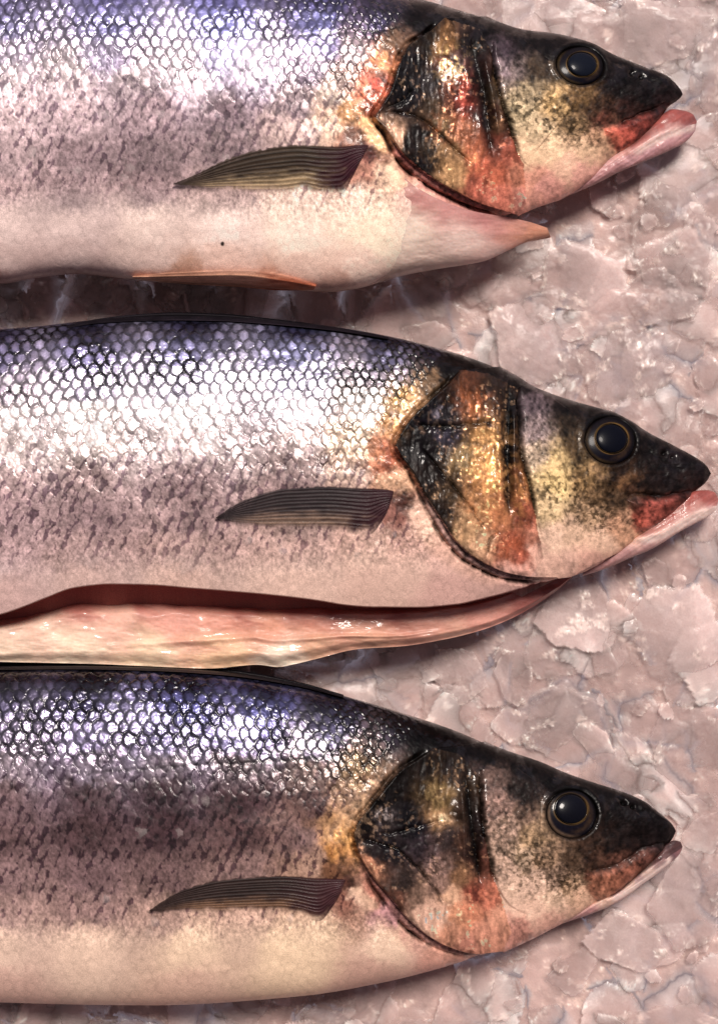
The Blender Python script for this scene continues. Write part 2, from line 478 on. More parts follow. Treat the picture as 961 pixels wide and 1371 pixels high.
    m, h = (a + b) / 2, np.maximum((b - a) / 2, .4)
    tq = np.linspace(0, 2 * PI, n2)[:, None]
    jy = m - h * np.cos(tq)
    jz0 = fn(F.jaw_z)(jx); jt = fn(F.jaw_t)(jx)
    sn = np.sin(tq)
    jz = jz0 + jt * np.sign(sn) * np.abs(sn) ** .5 * .8
    JX = np.repeat(jx[None], n2, 0)
    lipd, _, _ = polydist(JX, jy, F.lip)
    lp = np.exp(-(lipd / 5) ** 2)
    nz = fbm(JX / 7, jy / 7, 120 + F.seed)
    jz = jz + (4 * lp + 2.4 * (nz - .5)) * (sn > 0)
    jw = 14 * (fbm(JX / 16, jy / 6, 131 + F.seed) - .5)
    fold = fbm((JX + .9 * jy) / 30, (jy + .65 * JX) / 4.5, 132 + F.seed, 3)
    jz = jz + 3 * (fold - .5) * (sn > 0)
    jc = shepard(JX + jw, jy + .6 * jw, F.jaw_paint, soft=4, pw=2.4) * (.62 + .5 * fbm(JX / 9, jy / 5, 130 + F.seed) + .25 * fold)[..., None]
    ld_, ls_, lt_ = polydist(JX, jy, F.lip)
    sg = ls_ * ld_ + 5 * (fold - .5)
    redm = smooth(3, -6, sg) * smooth(.0, .1, lt_)
    jc = jc * (1 - .72 * redm[..., None]) + .72 * redm[..., None] * lin(F.lip_col) * (.5 + 1.0 * fold[..., None])
    lip_highlight = np.exp(-((sg - 5) / 4) ** 2) * smooth(0, .15, lt_) * .75
    jc = jc * (1 - lip_highlight[..., None]) + lip_highlight[..., None] * lin((246, 216, 205))  # pale highlight along the lip, painted into the jaw colour
    jc = jc * .8 + .2 * jc.mean(-1, keepdims=True)
    lowm = smooth(9, 22, sg) * .6
    jc = jc * (1 - lowm[..., None]) + lowm[..., None] * lin((158, 110, 112))
    js = np.stack([np.zeros(JX.shape), .42 + .2 * (nz - .5), .3 * nz], -1)
    link_mesh("lower_jaw", world(JX, jy, jz).reshape(-1, 3) - o3, grid_faces(n2, n1), MAT_FLESH, root, jc.reshape(-1, 3), js.reshape(-1, 3))

    # ---- eye
    make_eye(F)
    for f in F.fins: make_fin(F, **f)
    # ---- tail fin, beyond the frame
    ym = float((top(F.xtail) + bot(F.xtail)) / 2)
    u = np.linspace(0, 1, 40)[None, :]; v = np.linspace(-1, 1, 60)[:, None]
    TX = F.xtail + 30 - u * (230 - 60 * (1 - np.abs(v)))
    TY = ym + v * (50 + u * 130)
    TZ = Z0(F.xtail) + 1.6 * np.sin(v * 60) + 0 * u
    tc_ = np.zeros(TX.shape + (4,)); tc_[..., :3] = lin((62, 54, 58)) * (.7 + .5 * (np.sin(v * 60) * .5 + .5))[..., None]; tc_[..., 3] = 1
    ts = np.zeros(TX.shape + (3,)); ts[..., 1] = .45; ts[..., 2] = .2
    link_mesh("tail_fin", world(TX, TY, TZ).reshape(-1, 3) - o3, grid_faces(60, 40), MAT_FIN, root, tc_.reshape(-1, 4), ts.reshape(-1, 3))
    return F

def disc(F, name, cx, cy, rx, ry, ang, zc, dome, colfun, parent, mat=None, nr=26, na=72, rmin=0.0, coat=1.0):
    r = np.linspace(rmin, 1, nr)[:, None]; a = np.linspace(0, 2 * PI, na)[None, :]
    lx = r * np.cos(a); ly = r * np.sin(a)
    ca, sa = math.cos(ang), math.sin(ang)
    X = cx + lx * rx * ca - ly * ry * sa; Y = cy + lx * rx * sa + ly * ry * ca
    z = zc + dome(r, a) + 0 * X
    C = colfun(r + 0 * a, a + 0 * r, X, Y)
    sf = np.zeros(X.shape + (3,)); sf[..., 1] = .3; sf[..., 2] = coat
    return link_mesh(name, world(X, Y, z).reshape(-1, 3) - F.org, grid_faces(nr, na), mat or MAT_EYE, parent, C.reshape(-1, 3), sf.reshape(-1, 3))

def make_eye(F):
    ex, ey, rx, ry, ang = F.eye
    # the eyeball follows the slope of the head around it
    z0 = float(F.surf_z(ex, ey)) - 2
    gx = float(F.surf_z(ex + 12, ey) - F.surf_z(ex - 12, ey)) / 24 * .8
    gy = float(F.surf_z(ex, ey + 12) - F.surf_z(ex, ey - 12)) / 24 * .8
    def tilt(X, Y): return gx * (X - ex) + gy * (Y - ey)
    px, py, prx, pry = F.pupil
    def iris(r, a, X, Y):
        q = np.hypot((X - px) / prx, (Y - py) / pry)
        n = fbm(X / 3, Y / 3, 140 + F.seed)
        c = lin((12, 11, 20))[None, None] * (.6 + .9 * n)[..., None]
        up = smooth(.6, -1, np.sin(a)); 
        c = c * (1 - .6 * up[..., None]) + .6 * up[..., None] * lin((26, 21, 22))
        g = np.exp(-((q - 1.10) / .05) ** 2) * (.05 + .35 * vnoise(a * 1.5 + F.seed, r * 0, 7))
        c = c * (1 - g[..., None]) + g[..., None] * lin((168, 128, 62))
        low = np.exp(-((r - .90) / .06) ** 2) * smooth(.1, .9, np.cos(a - F.rim_dir)) * (.08 + .34 * n)
        c = c * (1 - low[..., None]) + low[..., None] * lin(F.rim_col)
        side = np.exp(-((r - .72) / .10) ** 2) * smooth(.2, .9, np.cos(a - F.rim_dir2)) * .12 * n
        side = np.clip(side, 0, 1)
        c = c * (1 - side[..., None]) + side[..., None] * lin((150, 112, 60))
        k = smooth(.80, 1.0, r)
        return c * (1 - .8 * k[..., None])
    def mk(name, cx, cy, rx_, ry_, zoff, hgt, cf, parent, rmin=0.0, lift=None):
        r_ = np.linspace(rmin, 1, 30)[:, None]; a_ = np.linspace(0, 2 * PI, 80)[None]
        ca, sa = math.cos(ang), math.sin(ang)
        lx, ly = r_ * np.cos(a_), r_ * np.sin(a_)
        X = cx + lx * rx_ * ca - ly * ry_ * sa; Y = cy + lx * rx_ * sa + ly * ry_ * ca
        er = np.hypot((X - ex) / rx, (Y - ey) / ry)
        z = z0 + tilt(X, Y) + 9 * np.sqrt(np.clip(1.06 - er ** 2, 0, 2)) - 9 + zoff + (lift(r_ + 0 * a_) if lift else hgt * np.sqrt(np.clip(1 - r_ ** 2, 0, 1)))
        C = cf(r_ + 0 * a_, a_ + 0 * r_, X, Y)
        sf = np.zeros(X.shape + (3,)); sf[..., 1] = .3; sf[..., 2] = F.wet_eye
        return link_mesh(name, world(X, Y, z).reshape(-1, 3) - F.org, grid_faces(30, 80), MAT_EYE, parent, C.reshape(-1, 3), sf.reshape(-1, 3))
    eye = mk("eye", ex, ey, rx, ry, 0, 0, iris, F.root)
    mk("pupil", px, py, prx, pry, .6, 3.0, lambda r, a, X, Y: np.broadcast_to(lin(F.pupil_col), X.shape + (3,)), eye)
    mk("iris_ring", px, py, prx * 1.10, pry * 1.10, .5, 0,
       lambda r, a, X, Y: lin((96, 74, 40))[None, None] * (.02 + .7 * smooth(-.1, .9, np.cos(a - F.ring_dir)) * vnoise(a * 3 + F.seed, r * 0, 9))[..., None], eye, rmin=.93,
       lift=lambda r: .8 * np.sin((r - .93) / .07 * PI))

def make_fin(F, name, up, low, rays=14, color=(50, 40, 34), edge=(120, 100, 80), base=(62, 30, 40), lift=3.6, alpha_low=.85, label=None, zfun=None, soft_up=0.0, metal=0.0, n=(220, 110)):
    nu, nv = n
    A, B = spline(up, nu), spline(low, nu)
    v = np.linspace(0, 1, nv)[:, None]; u = np.linspace(0, 1, nu)[None]
    X = A[None, :, 0] * (1 - v) + B[None, :, 0] * v
    Y = A[None, :, 1] * (1 - v) + B[None, :, 1] * v
    vv = v + .035 * np.sin(u * 5) * (1 - u)
    ph = vv * rays; ph = ph + .45 * (vnoise(ph * .8, 0 * ph, 44 + F.seed) - .5) + .25 * (vnoise(u * 6 + 0 * v, ph * .7, 45 + F.seed) - .5)
    rid = (np.cos(ph * 2 * PI) * .5 + .5) ** 1.5
    fr = np.abs(ph - np.round(ph))
    Z = (F.surf_z(X, Y) if zfun is None else zfun(X, Y, u, v)) + lift * (1.0 + .9 * u) * smooth(0, .05, v) ** .5 * smooth(-.04, .10, u) + 1.0 * smooth(0, .2, u) * rid * (1 - .4 * u) + 1.5 * np.sin(u * 4 + v * 3)
    nz = fbm(X / 14, Y / 4, 150 + F.seed)
    line = (np.cos(ph * 2 * PI) * .5 + .5) ** 4 + .5 * (np.cos(ph * 4 * PI + 1) * .5 + .5) ** 4
    line = line * (.35 + .9 * vnoise(np.round(ph) * 3.7 + .5, u * 4 + 0 * v, 46 + F.seed))
    c = lin(color)[None, None] * (1.15 - .75 * np.clip(line, 0, 1) * smooth(0, .25, u) * (.4 + nz) + 1.0 * (nz - .5))[..., None]
    k = smooth(.45, 1.0, v + .3 * (nz - .5)) * smooth(.02, .3, 1 - u) * smooth(0, .25, u)
    c = c * (1 - k[..., None]) + k[..., None] * lin(edge) * (.6 + .6 * rid)[..., None]
    bs = smooth(.34, .06, u + .3 * (nz - .5) - .14 * v)
    c = c * (1 - bs[..., None]) + bs[..., None] * lin(base) * (.5 + nz)[..., None]
    al = 1 - (1 - alpha_low) * k * smooth(.2, .5, u) - .25 * (1 - rid) * smooth(.3, 1, u) * (alpha_low < 1)
    fray = smooth(-.01, .03, v - .05 * vnoise(X / 4, Y / 4, 5) * smooth(.15, .6, u)) * np.maximum(smooth(1.06, .80, v + .10 * vnoise(X / 14, Y / 5, 3)), smooth(.28, .05, u)) if alpha_low < 1 else 1.0
    if alpha_low < 1: al = al * smooth(.0, .08, u + .05 * (vnoise(X / 6, Y / 6, 48) - .6) * (1 - u))
    cc = np.concatenate([c, np.clip(al * fray * (smooth(0, soft_up, v + .3 * soft_up * nz) if soft_up else 1) + 0 * X, 0, 1)[..., None]], -1)
    sf = np.zeros(X.shape + (3,)); sf[..., 0] = metal; sf[..., 1] = .55; sf[..., 2] = .04
    o = link_mesh(name, world(X, Y, Z).reshape(-1, 3) - F.org, grid_faces(nv, nu), MAT_FIN, F.root, cc.reshape(-1, 4), sf.reshape(-1, 3))
    if label: o["label"] = label
    return o

THICK = lambda s: [(-860, 26), (-500, 70), (-150, 100), (150, 108), (400, 104), (520, 100), (620 + s, 92), (700 + s, 80), (780 + s, 62), (850 + s, 44), (900 + s, 28), (935 + s, 14), (951 + s, 3)]
ZC = lambda s: [(-860, 60), (0, 82), (450, 82), (700 + s, 68), (850 + s, 56), (951 + s, 46)]

# ================================================================== middle fish
M = Fish(); M.seed = 2; M.ymid = 650.0
M.label = "middle sea bass with slit belly laying open its pink flesh"
M.xtail = -860; M.tip = 951.0
M.top = [(-860, 585), (-600, 535), (-300, 475), (-100, 450), (0, 441), (50, 437), (100, 431), (150, 426), (200, 424), (260, 423), (320, 425), (400, 432), (450, 438), (500, 446), (560, 459), (600, 470), (640, 483), (680, 500), (721, 522), (771, 539), (816, 552), (846, 567), (871, 582), (906, 600), (936, 617), (946, 625), (951, 633)]
M.bot = [(-860, 700), (-600, 770), (-300, 850), (-100, 876), (0, 880), (130, 882), (280, 886), (400, 880), (500, 862), (600, 848), (660, 826), (710, 798), (750, 778), (790, 762), (830, 738), (860, 718), (890, 698), (928, 658), (946, 643), (951, 634.5)]
M.skin_edge = [(-500, 860), (-300, 850), (-100, 836), (0, 822), (30, 812), (60, 800), (100, 786), (150, 781), (200, 782), (250, 786), (300, 790), (360, 795), (420, 802), (470, 810), (500, 812), (560, 812), (610, 808), (660, 797), (720, 780), (770, 768)]
M.thick = THICK(0); M.z0 = ZC(0)
M.back_gain = 1.0; M.relief = 1.0; M.back_base = .05; M.scale_size = 18; M.back_t = .24; M.dark_t = .44; M.belly_t = .73; M.pig = .55
M.gill = [(612, 500), (600, 514), (582, 530), (557, 552), (537, 577), (527, 597), (550, 632), (567, 662), (587, 692), (605, 720), (625, 740), (650, 755), (675, 765), (705, 769), (740, 768)]
M.gill_min = 525
M.gill_full = [(612, 500), (600, 514), (582, 530), (557, 552), (537, 577), (527, 597), (550, 632), (567, 662), (587, 692), (605, 720), (625, 740), (650, 755), (675, 765), (705, 769), (760, 768), (960, 680), (960, 560), (700, 490)]
M.gill_cover = [(612, 500), (582, 530), (557, 552), (537, 577), (527, 597), (550, 632), (567, 662), (587, 692), (605, 720), (625, 740), (650, 755), (675, 765), (705, 767), (725, 745), (716, 692), (705, 635), (697, 597), (694, 560), (692, 520), (650, 503)]
M.cheek_line = [(692, 520), (694, 560), (697, 597), (705, 635), (712, 667), (716, 692), (724, 722), (740, 742), (765, 750)]
M.cheek = [(692, 520), (694, 560), (697, 597), (705, 635), (712, 667), (716, 692), (724, 722), (740, 742), (770, 750), (800, 742), (828, 728), (842, 712), (836, 672), (826, 645), (790, 636), (771, 610), (768, 580), (775, 560), (740, 537)]
M.jaw_plate = [(836, 668), (843, 684), (846, 706), (856, 713), (872, 708), (896, 692), (915, 676), (930, 659), (920, 655), (900, 660), (881, 667), (860, 664)]
M.nape = [(640, 470), (596, 492), (575, 515), (550, 545), (525, 575), (508, 600), (505, 628), (535, 660), (556, 690), (580, 725), (615, 752), (660, 772), (740, 785)]
M.grooves = [([(692, 522), (694, 560), (697, 597), (705, 635), (712, 667), (716, 695)], 3.2, 7, .85),
             ([(678, 506), (680, 540), (679, 575), (678, 605), (679, 650), (681, 700)], 7.5, 3, .88),
             ([(552, 570), (590, 572), (625, 569), (662, 565)], 3.4, 4, .85),
             ([(560, 598), (572, 612), (600, 645), (630, 682), (652, 715)], 2.4, 4, .75),
             ([(650, 740), (655, 722), (668, 712)], 1.6, 3, .6),
             ([(835, 664), (862, 662), (885, 664), (930, 655)], 2.5, 4, .5),
             ([(860, 600), (890, 617), (915, 634)], 4, 2, .3)]
M.ridges = [([(686, 540), (687, 620), (692, 690)], 3.5, 4), ([(663, 560), (668, 640), (668, 700)], 6, 3)]
M.paint_soft = 12
M.paint = [(0, 450, (62, 58, 82)), (120, 445, (48, 45, 66)), (250, 440, (46, 44, 66)), (400, 448, (50, 50, 76)), (520, 460, (52, 50, 70)), (580, 475, (45, 42, 58)),
 (0, 480, (120, 114, 144)), (120, 480, (118, 114, 146)), (250, 475, (120, 118, 150)), (400, 475, (128, 128, 160)), (520, 485, (112, 110, 138)),
 (0, 520, (196, 182, 196)), (120, 515, (190, 182, 204)), (250, 510, (196, 190, 212)), (400, 505, (180, 174, 200)), (520, 505, (170, 160, 170)),
 (0, 560, (235, 222, 220)), (120, 560, (246, 236, 234)), (250, 555, (246, 238, 240)), (400, 545, (240, 230, 238)), (490, 545, (235, 222, 216)),  # silver flank, its highlight band painted near white into the colour
 (0, 600, (228, 210, 206)), (120, 600, (228, 212, 208)), (250, 590, (222, 206, 204)), (400, 590, (190, 172, 170)), (480, 590, (205, 182, 160)),
 (0, 640, (186, 164, 162)), (120, 640, (164, 144, 142)), (250, 635, (150, 130, 130)), (400, 630, (146, 126, 124)), (470, 640, (178, 154, 140)),
 (0, 690, (172, 150, 150)), (120, 690, (150, 130, 130)), (250, 690, (150, 130, 128)), (400, 700, (170, 148, 140)), 
 (0, 740, (186, 162, 160)), (120, 740, (180, 157, 152)), (250, 745, (184, 160, 152)), (400, 740, (200, 172, 160)), (500, 720, (212, 182, 166)),
 (0, 800, (196, 164, 158)), (120, 772, (194, 164, 156)), (250, 775, (200, 168, 156)), (400, 785, (206, 174, 160)), (500, 790, (204, 170, 156)), (600, 785, (200, 160, 150)),
 (515, 612, (156, 78, 46)), (506, 606, (180, 120, 84)), (526, 570, (160, 112, 66)), (545, 535, (176, 140, 96)), (575, 505, (120, 96, 70)), (530, 650, (200, 160, 128)), (560, 700, (218, 184, 168)), (600, 745, (208, 170, 158)), (540, 750, (206, 172, 158)), (533, 672, (96, 56, 50)), (527, 690, (150, 104, 92)),
 (595, 492, (22, 18, 24)), (640, 494, (26, 20, 25)), (700, 512, (30, 23, 28)), (760, 545, (34, 26, 30)), (800, 556, (24, 20, 25)), (870, 590, (28, 21, 27)), (900, 604, (44, 34, 42)), (920, 620, (32, 24, 30)), (942, 632, (40, 30, 36)),
 (560, 560, (26, 22, 40)), (542, 590, (26, 20, 30)), (580, 545, (34, 30, 44)), (600, 530, (66, 42, 28)), (620, 525, (112, 64, 34)), (635, 540, (150, 86, 40)), (655, 525, (58, 44, 38)), (595, 552, (52, 50, 62)), (655, 552, (92, 60, 38)), (600, 590, (58, 52, 64)), (570, 600, (34, 28, 36)), (618, 612, (140, 118, 78)), (645, 590, (160, 120, 66)), (655, 610, (190, 138, 68)), (655, 645, (192, 132, 66)), (640, 680, (176, 122, 74)), (598, 660, (88, 70, 50)), (575, 640, (46, 36, 36)), (590, 690, (60, 46, 42)), (620, 705, (180, 142, 100)), (640, 725, (190, 150, 116)), (668, 690, (186, 116, 66)),
 (686, 550, (40, 30, 34)), (682, 600, (52, 36, 32)), (688, 640, (140, 84, 46)), (700, 655, (156, 100, 52)), (700, 690, (160, 80, 52)), (690, 728, (166, 80, 44)), (675, 735, (166, 90, 56)), (700, 743, (170, 84, 60)), (714, 738, (206, 160, 146)), (700, 764, (200, 152, 142)), (718, 715, (186, 122, 100)), (680, 760, (196, 150, 140)), (722, 744, (206, 166, 152)),
 (708, 545, (104, 92, 106)), (715, 575, (140, 126, 134)), (720, 605, (170, 154, 136)), (745, 615, (206, 182, 124)), (745, 645, (214, 192, 128)), (735, 680, (206, 184, 140)), (782, 640, (150, 122, 76)), (755, 570, (66, 54, 42)), (765, 600, (92, 74, 48)), (800, 660, (128, 102, 70)), (822, 668, (100, 78, 56)), (790, 690, (170, 142, 112)), (770, 710, (206, 176, 152)), (740, 718, (216, 186, 166)), (800, 725, (216, 182, 160)), (830, 705, (196, 150, 120)),
 (700, 768, (190, 150, 146)), (760, 756, (206, 168, 156)), (650, 768, (196, 158, 148)), (730, 752, (208, 170, 156)), (790, 752, (206, 160, 148)),
 (870, 645, (46, 32, 33)), (842, 655, (90, 60, 44)), (835, 648, (130, 94, 56)), (900, 645, (38, 27, 30)), (925, 645, (54, 36, 38)), (880, 615, (36, 27, 30)), (830, 635, (48, 36, 34)),
 (856, 695, (186, 76, 60)), (870, 690, (182, 80, 68)), (890, 678, (150, 66, 58)), (915, 664, (110, 54, 50)), (843, 672, (84, 50, 44))]
M.speckle = [(755, 655, 55, 55, .75, 4.2), (800, 690, 40, 28, .75, 3.2), (720, 590, 24, 40, .5, 4.0), (545, 720, 60, 30, .35, 4.0), (600, 665, 26, 40, .5, 4.5)]
M.mottle = [(655, 620, 34, 60, (214, 160, 84), .6, 6), (632, 538, 24, 18, (176, 96, 40), .7, 6), (625, 700, 26, 30, (200, 164, 118), .5, 5), (590, 555, 12, 10, (150, 150, 180), .6, 5), (530, 545, 22, 40, (206, 160, 100), .5, 7), (695, 660, 10, 40, (200, 140, 60), .5, 5), (690, 735, 26, 18, (180, 84, 44), .5, 9), (600, 585, 24, 10, (80, 84, 120), .5, 5)]
M.band = 8; M.band_col = (132, 100, 106); M.gill_lift = 11; M.gill_gap = 9; M.head_coat = .35
M.lateral = [(300, 505), (400, 500), (480, 497), (560, 490)]
M.eye = (816, 590, 35, 32, .35); M.pupil = (818, 587, 20.5, 18.5); M.rim_dir = 2.2; M.rim_col = (112, 88, 50); M.rim_dir2 = 0.1
M.wet_eye = .06; M.ring_dir = 2.9; M.pupil_col = (9, 11, 20); M.nostrils = [(888, 607, 4), (900, 612, 3.5)]; M.specks = []
M.jaw_up = [(780, 752), (820, 734), (850, 716), (870, 700), (900, 676), (925, 658), (945, 656), (956, 659), (961, 668)]
M.jaw_low = [(780, 771), (806, 763), (846, 746), (866, 738), (886, 727), (906, 714), (930, 701), (948, 691), (958, 681), (961, 670)]
M.jaw_z = [(780, 52), (850, 60), (961, 46)]; M.jaw_t = [(780, 16), (850, 26), (920, 22), (950, 14), (961, 3)]
M.lip_col = (158, 68, 58); M.lip = [(850, 722), (880, 715), (905, 701), (930, 687), (952, 679)]
M.jaw_paint = [(850, 716, (226, 176, 156)), (880, 708, (232, 188, 172)), (910, 692, (238, 200, 186)), (935, 680, (240, 205, 192)), (900, 684, (196, 92, 72)), (925, 668, (182, 80, 64)), (940, 662, (130, 62, 56)), (955, 666, (150, 96, 92)), (955, 680, (196, 150, 146)), (885, 722, (206, 158, 150)), (925, 702, (206, 164, 158)), (840, 742, (206, 158, 150)), (800, 762, (196, 146, 140)), (870, 735, (190, 140, 136))]
M.fins = [dict(name="pectoral_fin", up=[(524, 671), (527, 658), (506, 654), (480, 653), (430, 650), (385, 652), (336, 665), (310, 678), (289, 693)], low=[(524, 672), (511, 698), (494, 715), (461, 712), (430, 710), (390, 709), (350, 707), (325, 703), (289, 694)], rays=12, color=(46, 38, 40), edge=(150, 122, 104), base=(50, 26, 32)),
          dict(name="dorsal_fin", up=[(90, 436), (130, 427), (180, 421), (240, 418), (300, 420), (360, 426), (450, 438), (520, 451)], low=[(90, 439), (130, 433), (180, 430), (240, 429), (300, 430), (360, 434), (450, 443), (520, 454)], rays=3, color=(26, 22, 28), edge=(40, 34, 42), base=(26, 22, 28), lift=5, alpha_low=1.0)]
M.part_labels = {"gill_cover": "amber gold gill cover with dark grooves"}
make_fish(M)

def flesh_patch(F, name, up, low, zf, paint, n=(420, 150), label=None, seed=0, ease=True, noise=5.0, coat=.75, streak=.06, fade=0.0):
    nu, nv = n
    A, B = spline(up, nu), spline(low, nu)
    v = np.linspace(0, 1, nv)[:, None]; u = np.linspace(0, 1, nu)[None]
    w = np.sin(v * PI / 2) if ease else v
    X = A[None, :, 0] * (1 - w) + B[None, :, 0] * w
    Y = A[None, :, 1] * (1 - w) + B[None, :, 1] * w
    nz = fbm(X / 26, Y / 13, 160 + seed, 4); n2 = fbm(X / 6, Y / 5, 165 + seed, 3)
    Z = zf(X, Y, u, w) + noise * (nz - .5) * 2 + noise * .15 * (n2 - .5)
    fw = 30 * (fbm(X / 40, Y / 14, 172 + seed) - .5)
    st = fbm(X / 70 + Y / 30, (Y - .12 * X) / 4.5, 173 + seed, 4)
    C = shepard(X + 2 * fw, Y + .5 * fw, paint, soft=16, pw=2) * (.62 + .36 * fbm(X / 18, Y / 7, 170 + seed) + streak * st + .5 * (.42 - streak))[..., None]
    C = .72 * C + .28 * C.mean(-1, keepdims=True) * np.array([1.12, .98, .90])
    wetm = smooth(.52, .66, fbm(X / 24, Y / 12, 178 + seed))
    fat = smooth(.60, .80, fbm(X / 14, Y / 6, 175 + seed)) * .05
    C = C * (1 - fat[..., None]) + fat[..., None] * lin((240, 206, 190)) * C.mean() / .62
    sf = np.zeros(X.shape + (3,)); sf[..., 1] = .5; sf[..., 2] = np.clip(coat + coat * 8 * wetm, 0, .8)
    al = smooth(.02, fade, u + .10 * (fbm(X / 12, Y / 12, 179) - .5) + 0 * X) if fade else np.ones(X.shape)
    o = link_mesh(name, world(X, Y, Z).reshape(-1, 3) - F.org, grid_faces(nv, nu), MAT_FLESH, F.root, np.concatenate([np.clip(C, .01, .9), al[..., None]], -1).reshape(-1, 4), sf.reshape(-1, 3))
    if label: o["label"] = label
    return o

flesh_patch(M, "belly_flesh",
    [(-260, 838), (-100, 820), (0, 806), (60, 784), (120, 768), (200, 768), (300, 774), (420, 786), (500, 796), (610, 792), (690, 778), (768, 764)],
    [(-260, 872), (-100, 882), (0, 886), (130, 889), (200, 892), (280, 895), (345, 890), (372, 893), (395, 889), (420, 883), (480, 869), (540, 865), (590, 857), (640, 845), (680, 830), (720, 808), (750, 787), (770, 768)],
    lambda X, Y, u, w: 74 + (50 - 16 * u) * smooth(.16, .52 - .16 * u, w + .05 * (vnoise(X / 30, Y / 30, 61) - .5)) - 16 * smooth(.6, .9, u) - 50 * smooth(.80, 1, u) - 12 * smooth(.85, 1, w)
        + 4 * np.exp(-((w - .74 - .06 * np.sin(X / 70)) / .035) ** 2) * smooth(.35, .5, u) * smooth(.85, .7, u) + 5 * (vnoise(X / 45, Y / 25, 62) - .5),
    [(0, 815, (206, 112, 96)), (100, 792, (196, 96, 84)), (250, 795, (192, 88, 78)), (400, 805, (188, 84, 76)), (520, 815, (176, 84, 76)), (640, 806, (184, 96, 84)), (740, 776, (150, 60, 54)), (700, 790, (170, 84, 76)),  # reddened top edge: shadow of the skin edge painted into the flesh tint
     (100, 803, (190, 98, 86)), (200, 803, (186, 92, 80)), (320, 812, (184, 92, 80)), (430, 818, (180, 90, 80)), (0, 845, (240, 202, 176)), (60, 835, (242, 196, 170)), (150, 825, (236, 176, 152)), (230, 825, (236, 158, 138)), (290, 830, (234, 152, 128)), (350, 830, (228, 150, 118)), (420, 830, (222, 142, 118)), (500, 830, (214, 140, 118)), (580, 830, (210, 138, 118)), (650, 822, (206, 134, 116)),
     (0, 875, (238, 206, 176)), (100, 872, (244, 212, 180)), (200, 870, (244, 206, 166)), (300, 875, (240, 190, 142)), (380, 884, (244, 216, 190)), (420, 865, (228, 170, 130)), (500, 855, (220, 156, 122)), (600, 848, (208, 146, 120))],
    label="pink flesh laid open by the cut in the belly", seed=3, noise=3.0, coat=.08)

# ================================================================== upper fish
U = Fish(); U.seed = 5; U.ymid = 170.0
U.label = "uppermost sea bass with a pale torn throat flap and red bruised gill edge"
U.xtail = -860; U.tip = 913.0
U.top = [(-860, 140), (-600, 80), (-300, 5), (-100, -32), (0, -44), (150, -56), (300, -52), (420, -36), (500, -18), (540, -8), (575, 2), (635, 20), (700, 41), (744, 46), (790, 58), (821, 74), (861, 90), (891, 102), (904, 113), (911, 121), (913, 125)]
U.bot = [(-860, 250), (-600, 300), (-300, 360), (-100, 380), (0, 380), (50, 372), (100, 367), (150, 371), (200, 377), (300, 382), (400, 389), (440, 391), (480, 386), (540, 362), (600, 325), (650, 298), (690, 284), (720, 276), (750, 264), (790, 240), (820, 212), (850, 192), (875, 170), (893, 143), (906, 134), (911, 130), (913, 127)]
U.skin_edge = None
U.thick = THICK(-38); U.z0 = ZC(-38)
U.back_gain = .95; U.relief = .8; U.back_base = .5; U.scale_size = 16.5; U.back_t = .27; U.dark_t = .37; U.belly_t = .76; U.pig = .52
U.gill = [(590, 30), (575, 42), (545, 62), (530, 92), (522, 120), (507, 145), (500, 157), (517, 176), (535, 203), (555, 222), (580, 240), (605, 254), (640, 270), (688, 280)]
U.gill_min = 498
U.gill_full = U.gill + [(760, 262), (930, 180), (930, 60), (700, 20)]
U.gill_cover = U.gill + [(702, 268), (700, 222), (687, 187), (677, 150), (665, 112), (659, 72), (640, 40)]
U.cheek_line = [(657, 58), (659, 75), (665, 112), (677, 150), (687, 187), (695, 212), (708, 224), (740, 228)]
U.cheek = [(657, 58), (659, 75), (665, 112), (677, 150), (687, 187), (695, 212), (708, 224), (740, 232), (775, 226), (800, 212), (818, 200), (808, 172), (800, 140), (760, 124), (738, 105), (732, 80), (700, 55)]
U.jaw_plate = [(806, 172), (814, 190), (826, 204), (842, 195), (870, 173), (886, 157), (896, 138), (880, 142), (860, 150), (830, 164)]
U.nape = [(600, -8), (560, 20), (540, 45), (520, 75), (505, 100), (486, 125), (470, 160), (490, 190), (520, 215), (545, 245), (580, 268), (640, 292), (720, 300)]
U.grooves = [([(657, 60), (659, 75), (665, 112), (677, 150), (687, 187), (697, 215)], 3.0, 7, .8),
             ([(628, 50), (638, 90), (648, 130), (654, 175), (658, 215)], 8, 4, .75),
             ([(510, 152), (540, 152), (562, 160), (592, 185), (612, 204), (632, 222)], 3.0, 5, .8),
             ([(512, 148), (540, 135), (555, 120)], 3, 4, .6),
             ([(826, 166), (850, 156), (880, 144), (896, 134)], 2.6, 4, .45),
             ([(822, 82), (850, 96), (880, 112)], 4, 2, .3)]
U.ridges = [([(645, 70), (658, 130), (668, 190)], 4, 4), ([(590, 60), (620, 90), (632, 140)], 9, 3)]
U.paint_soft = 12
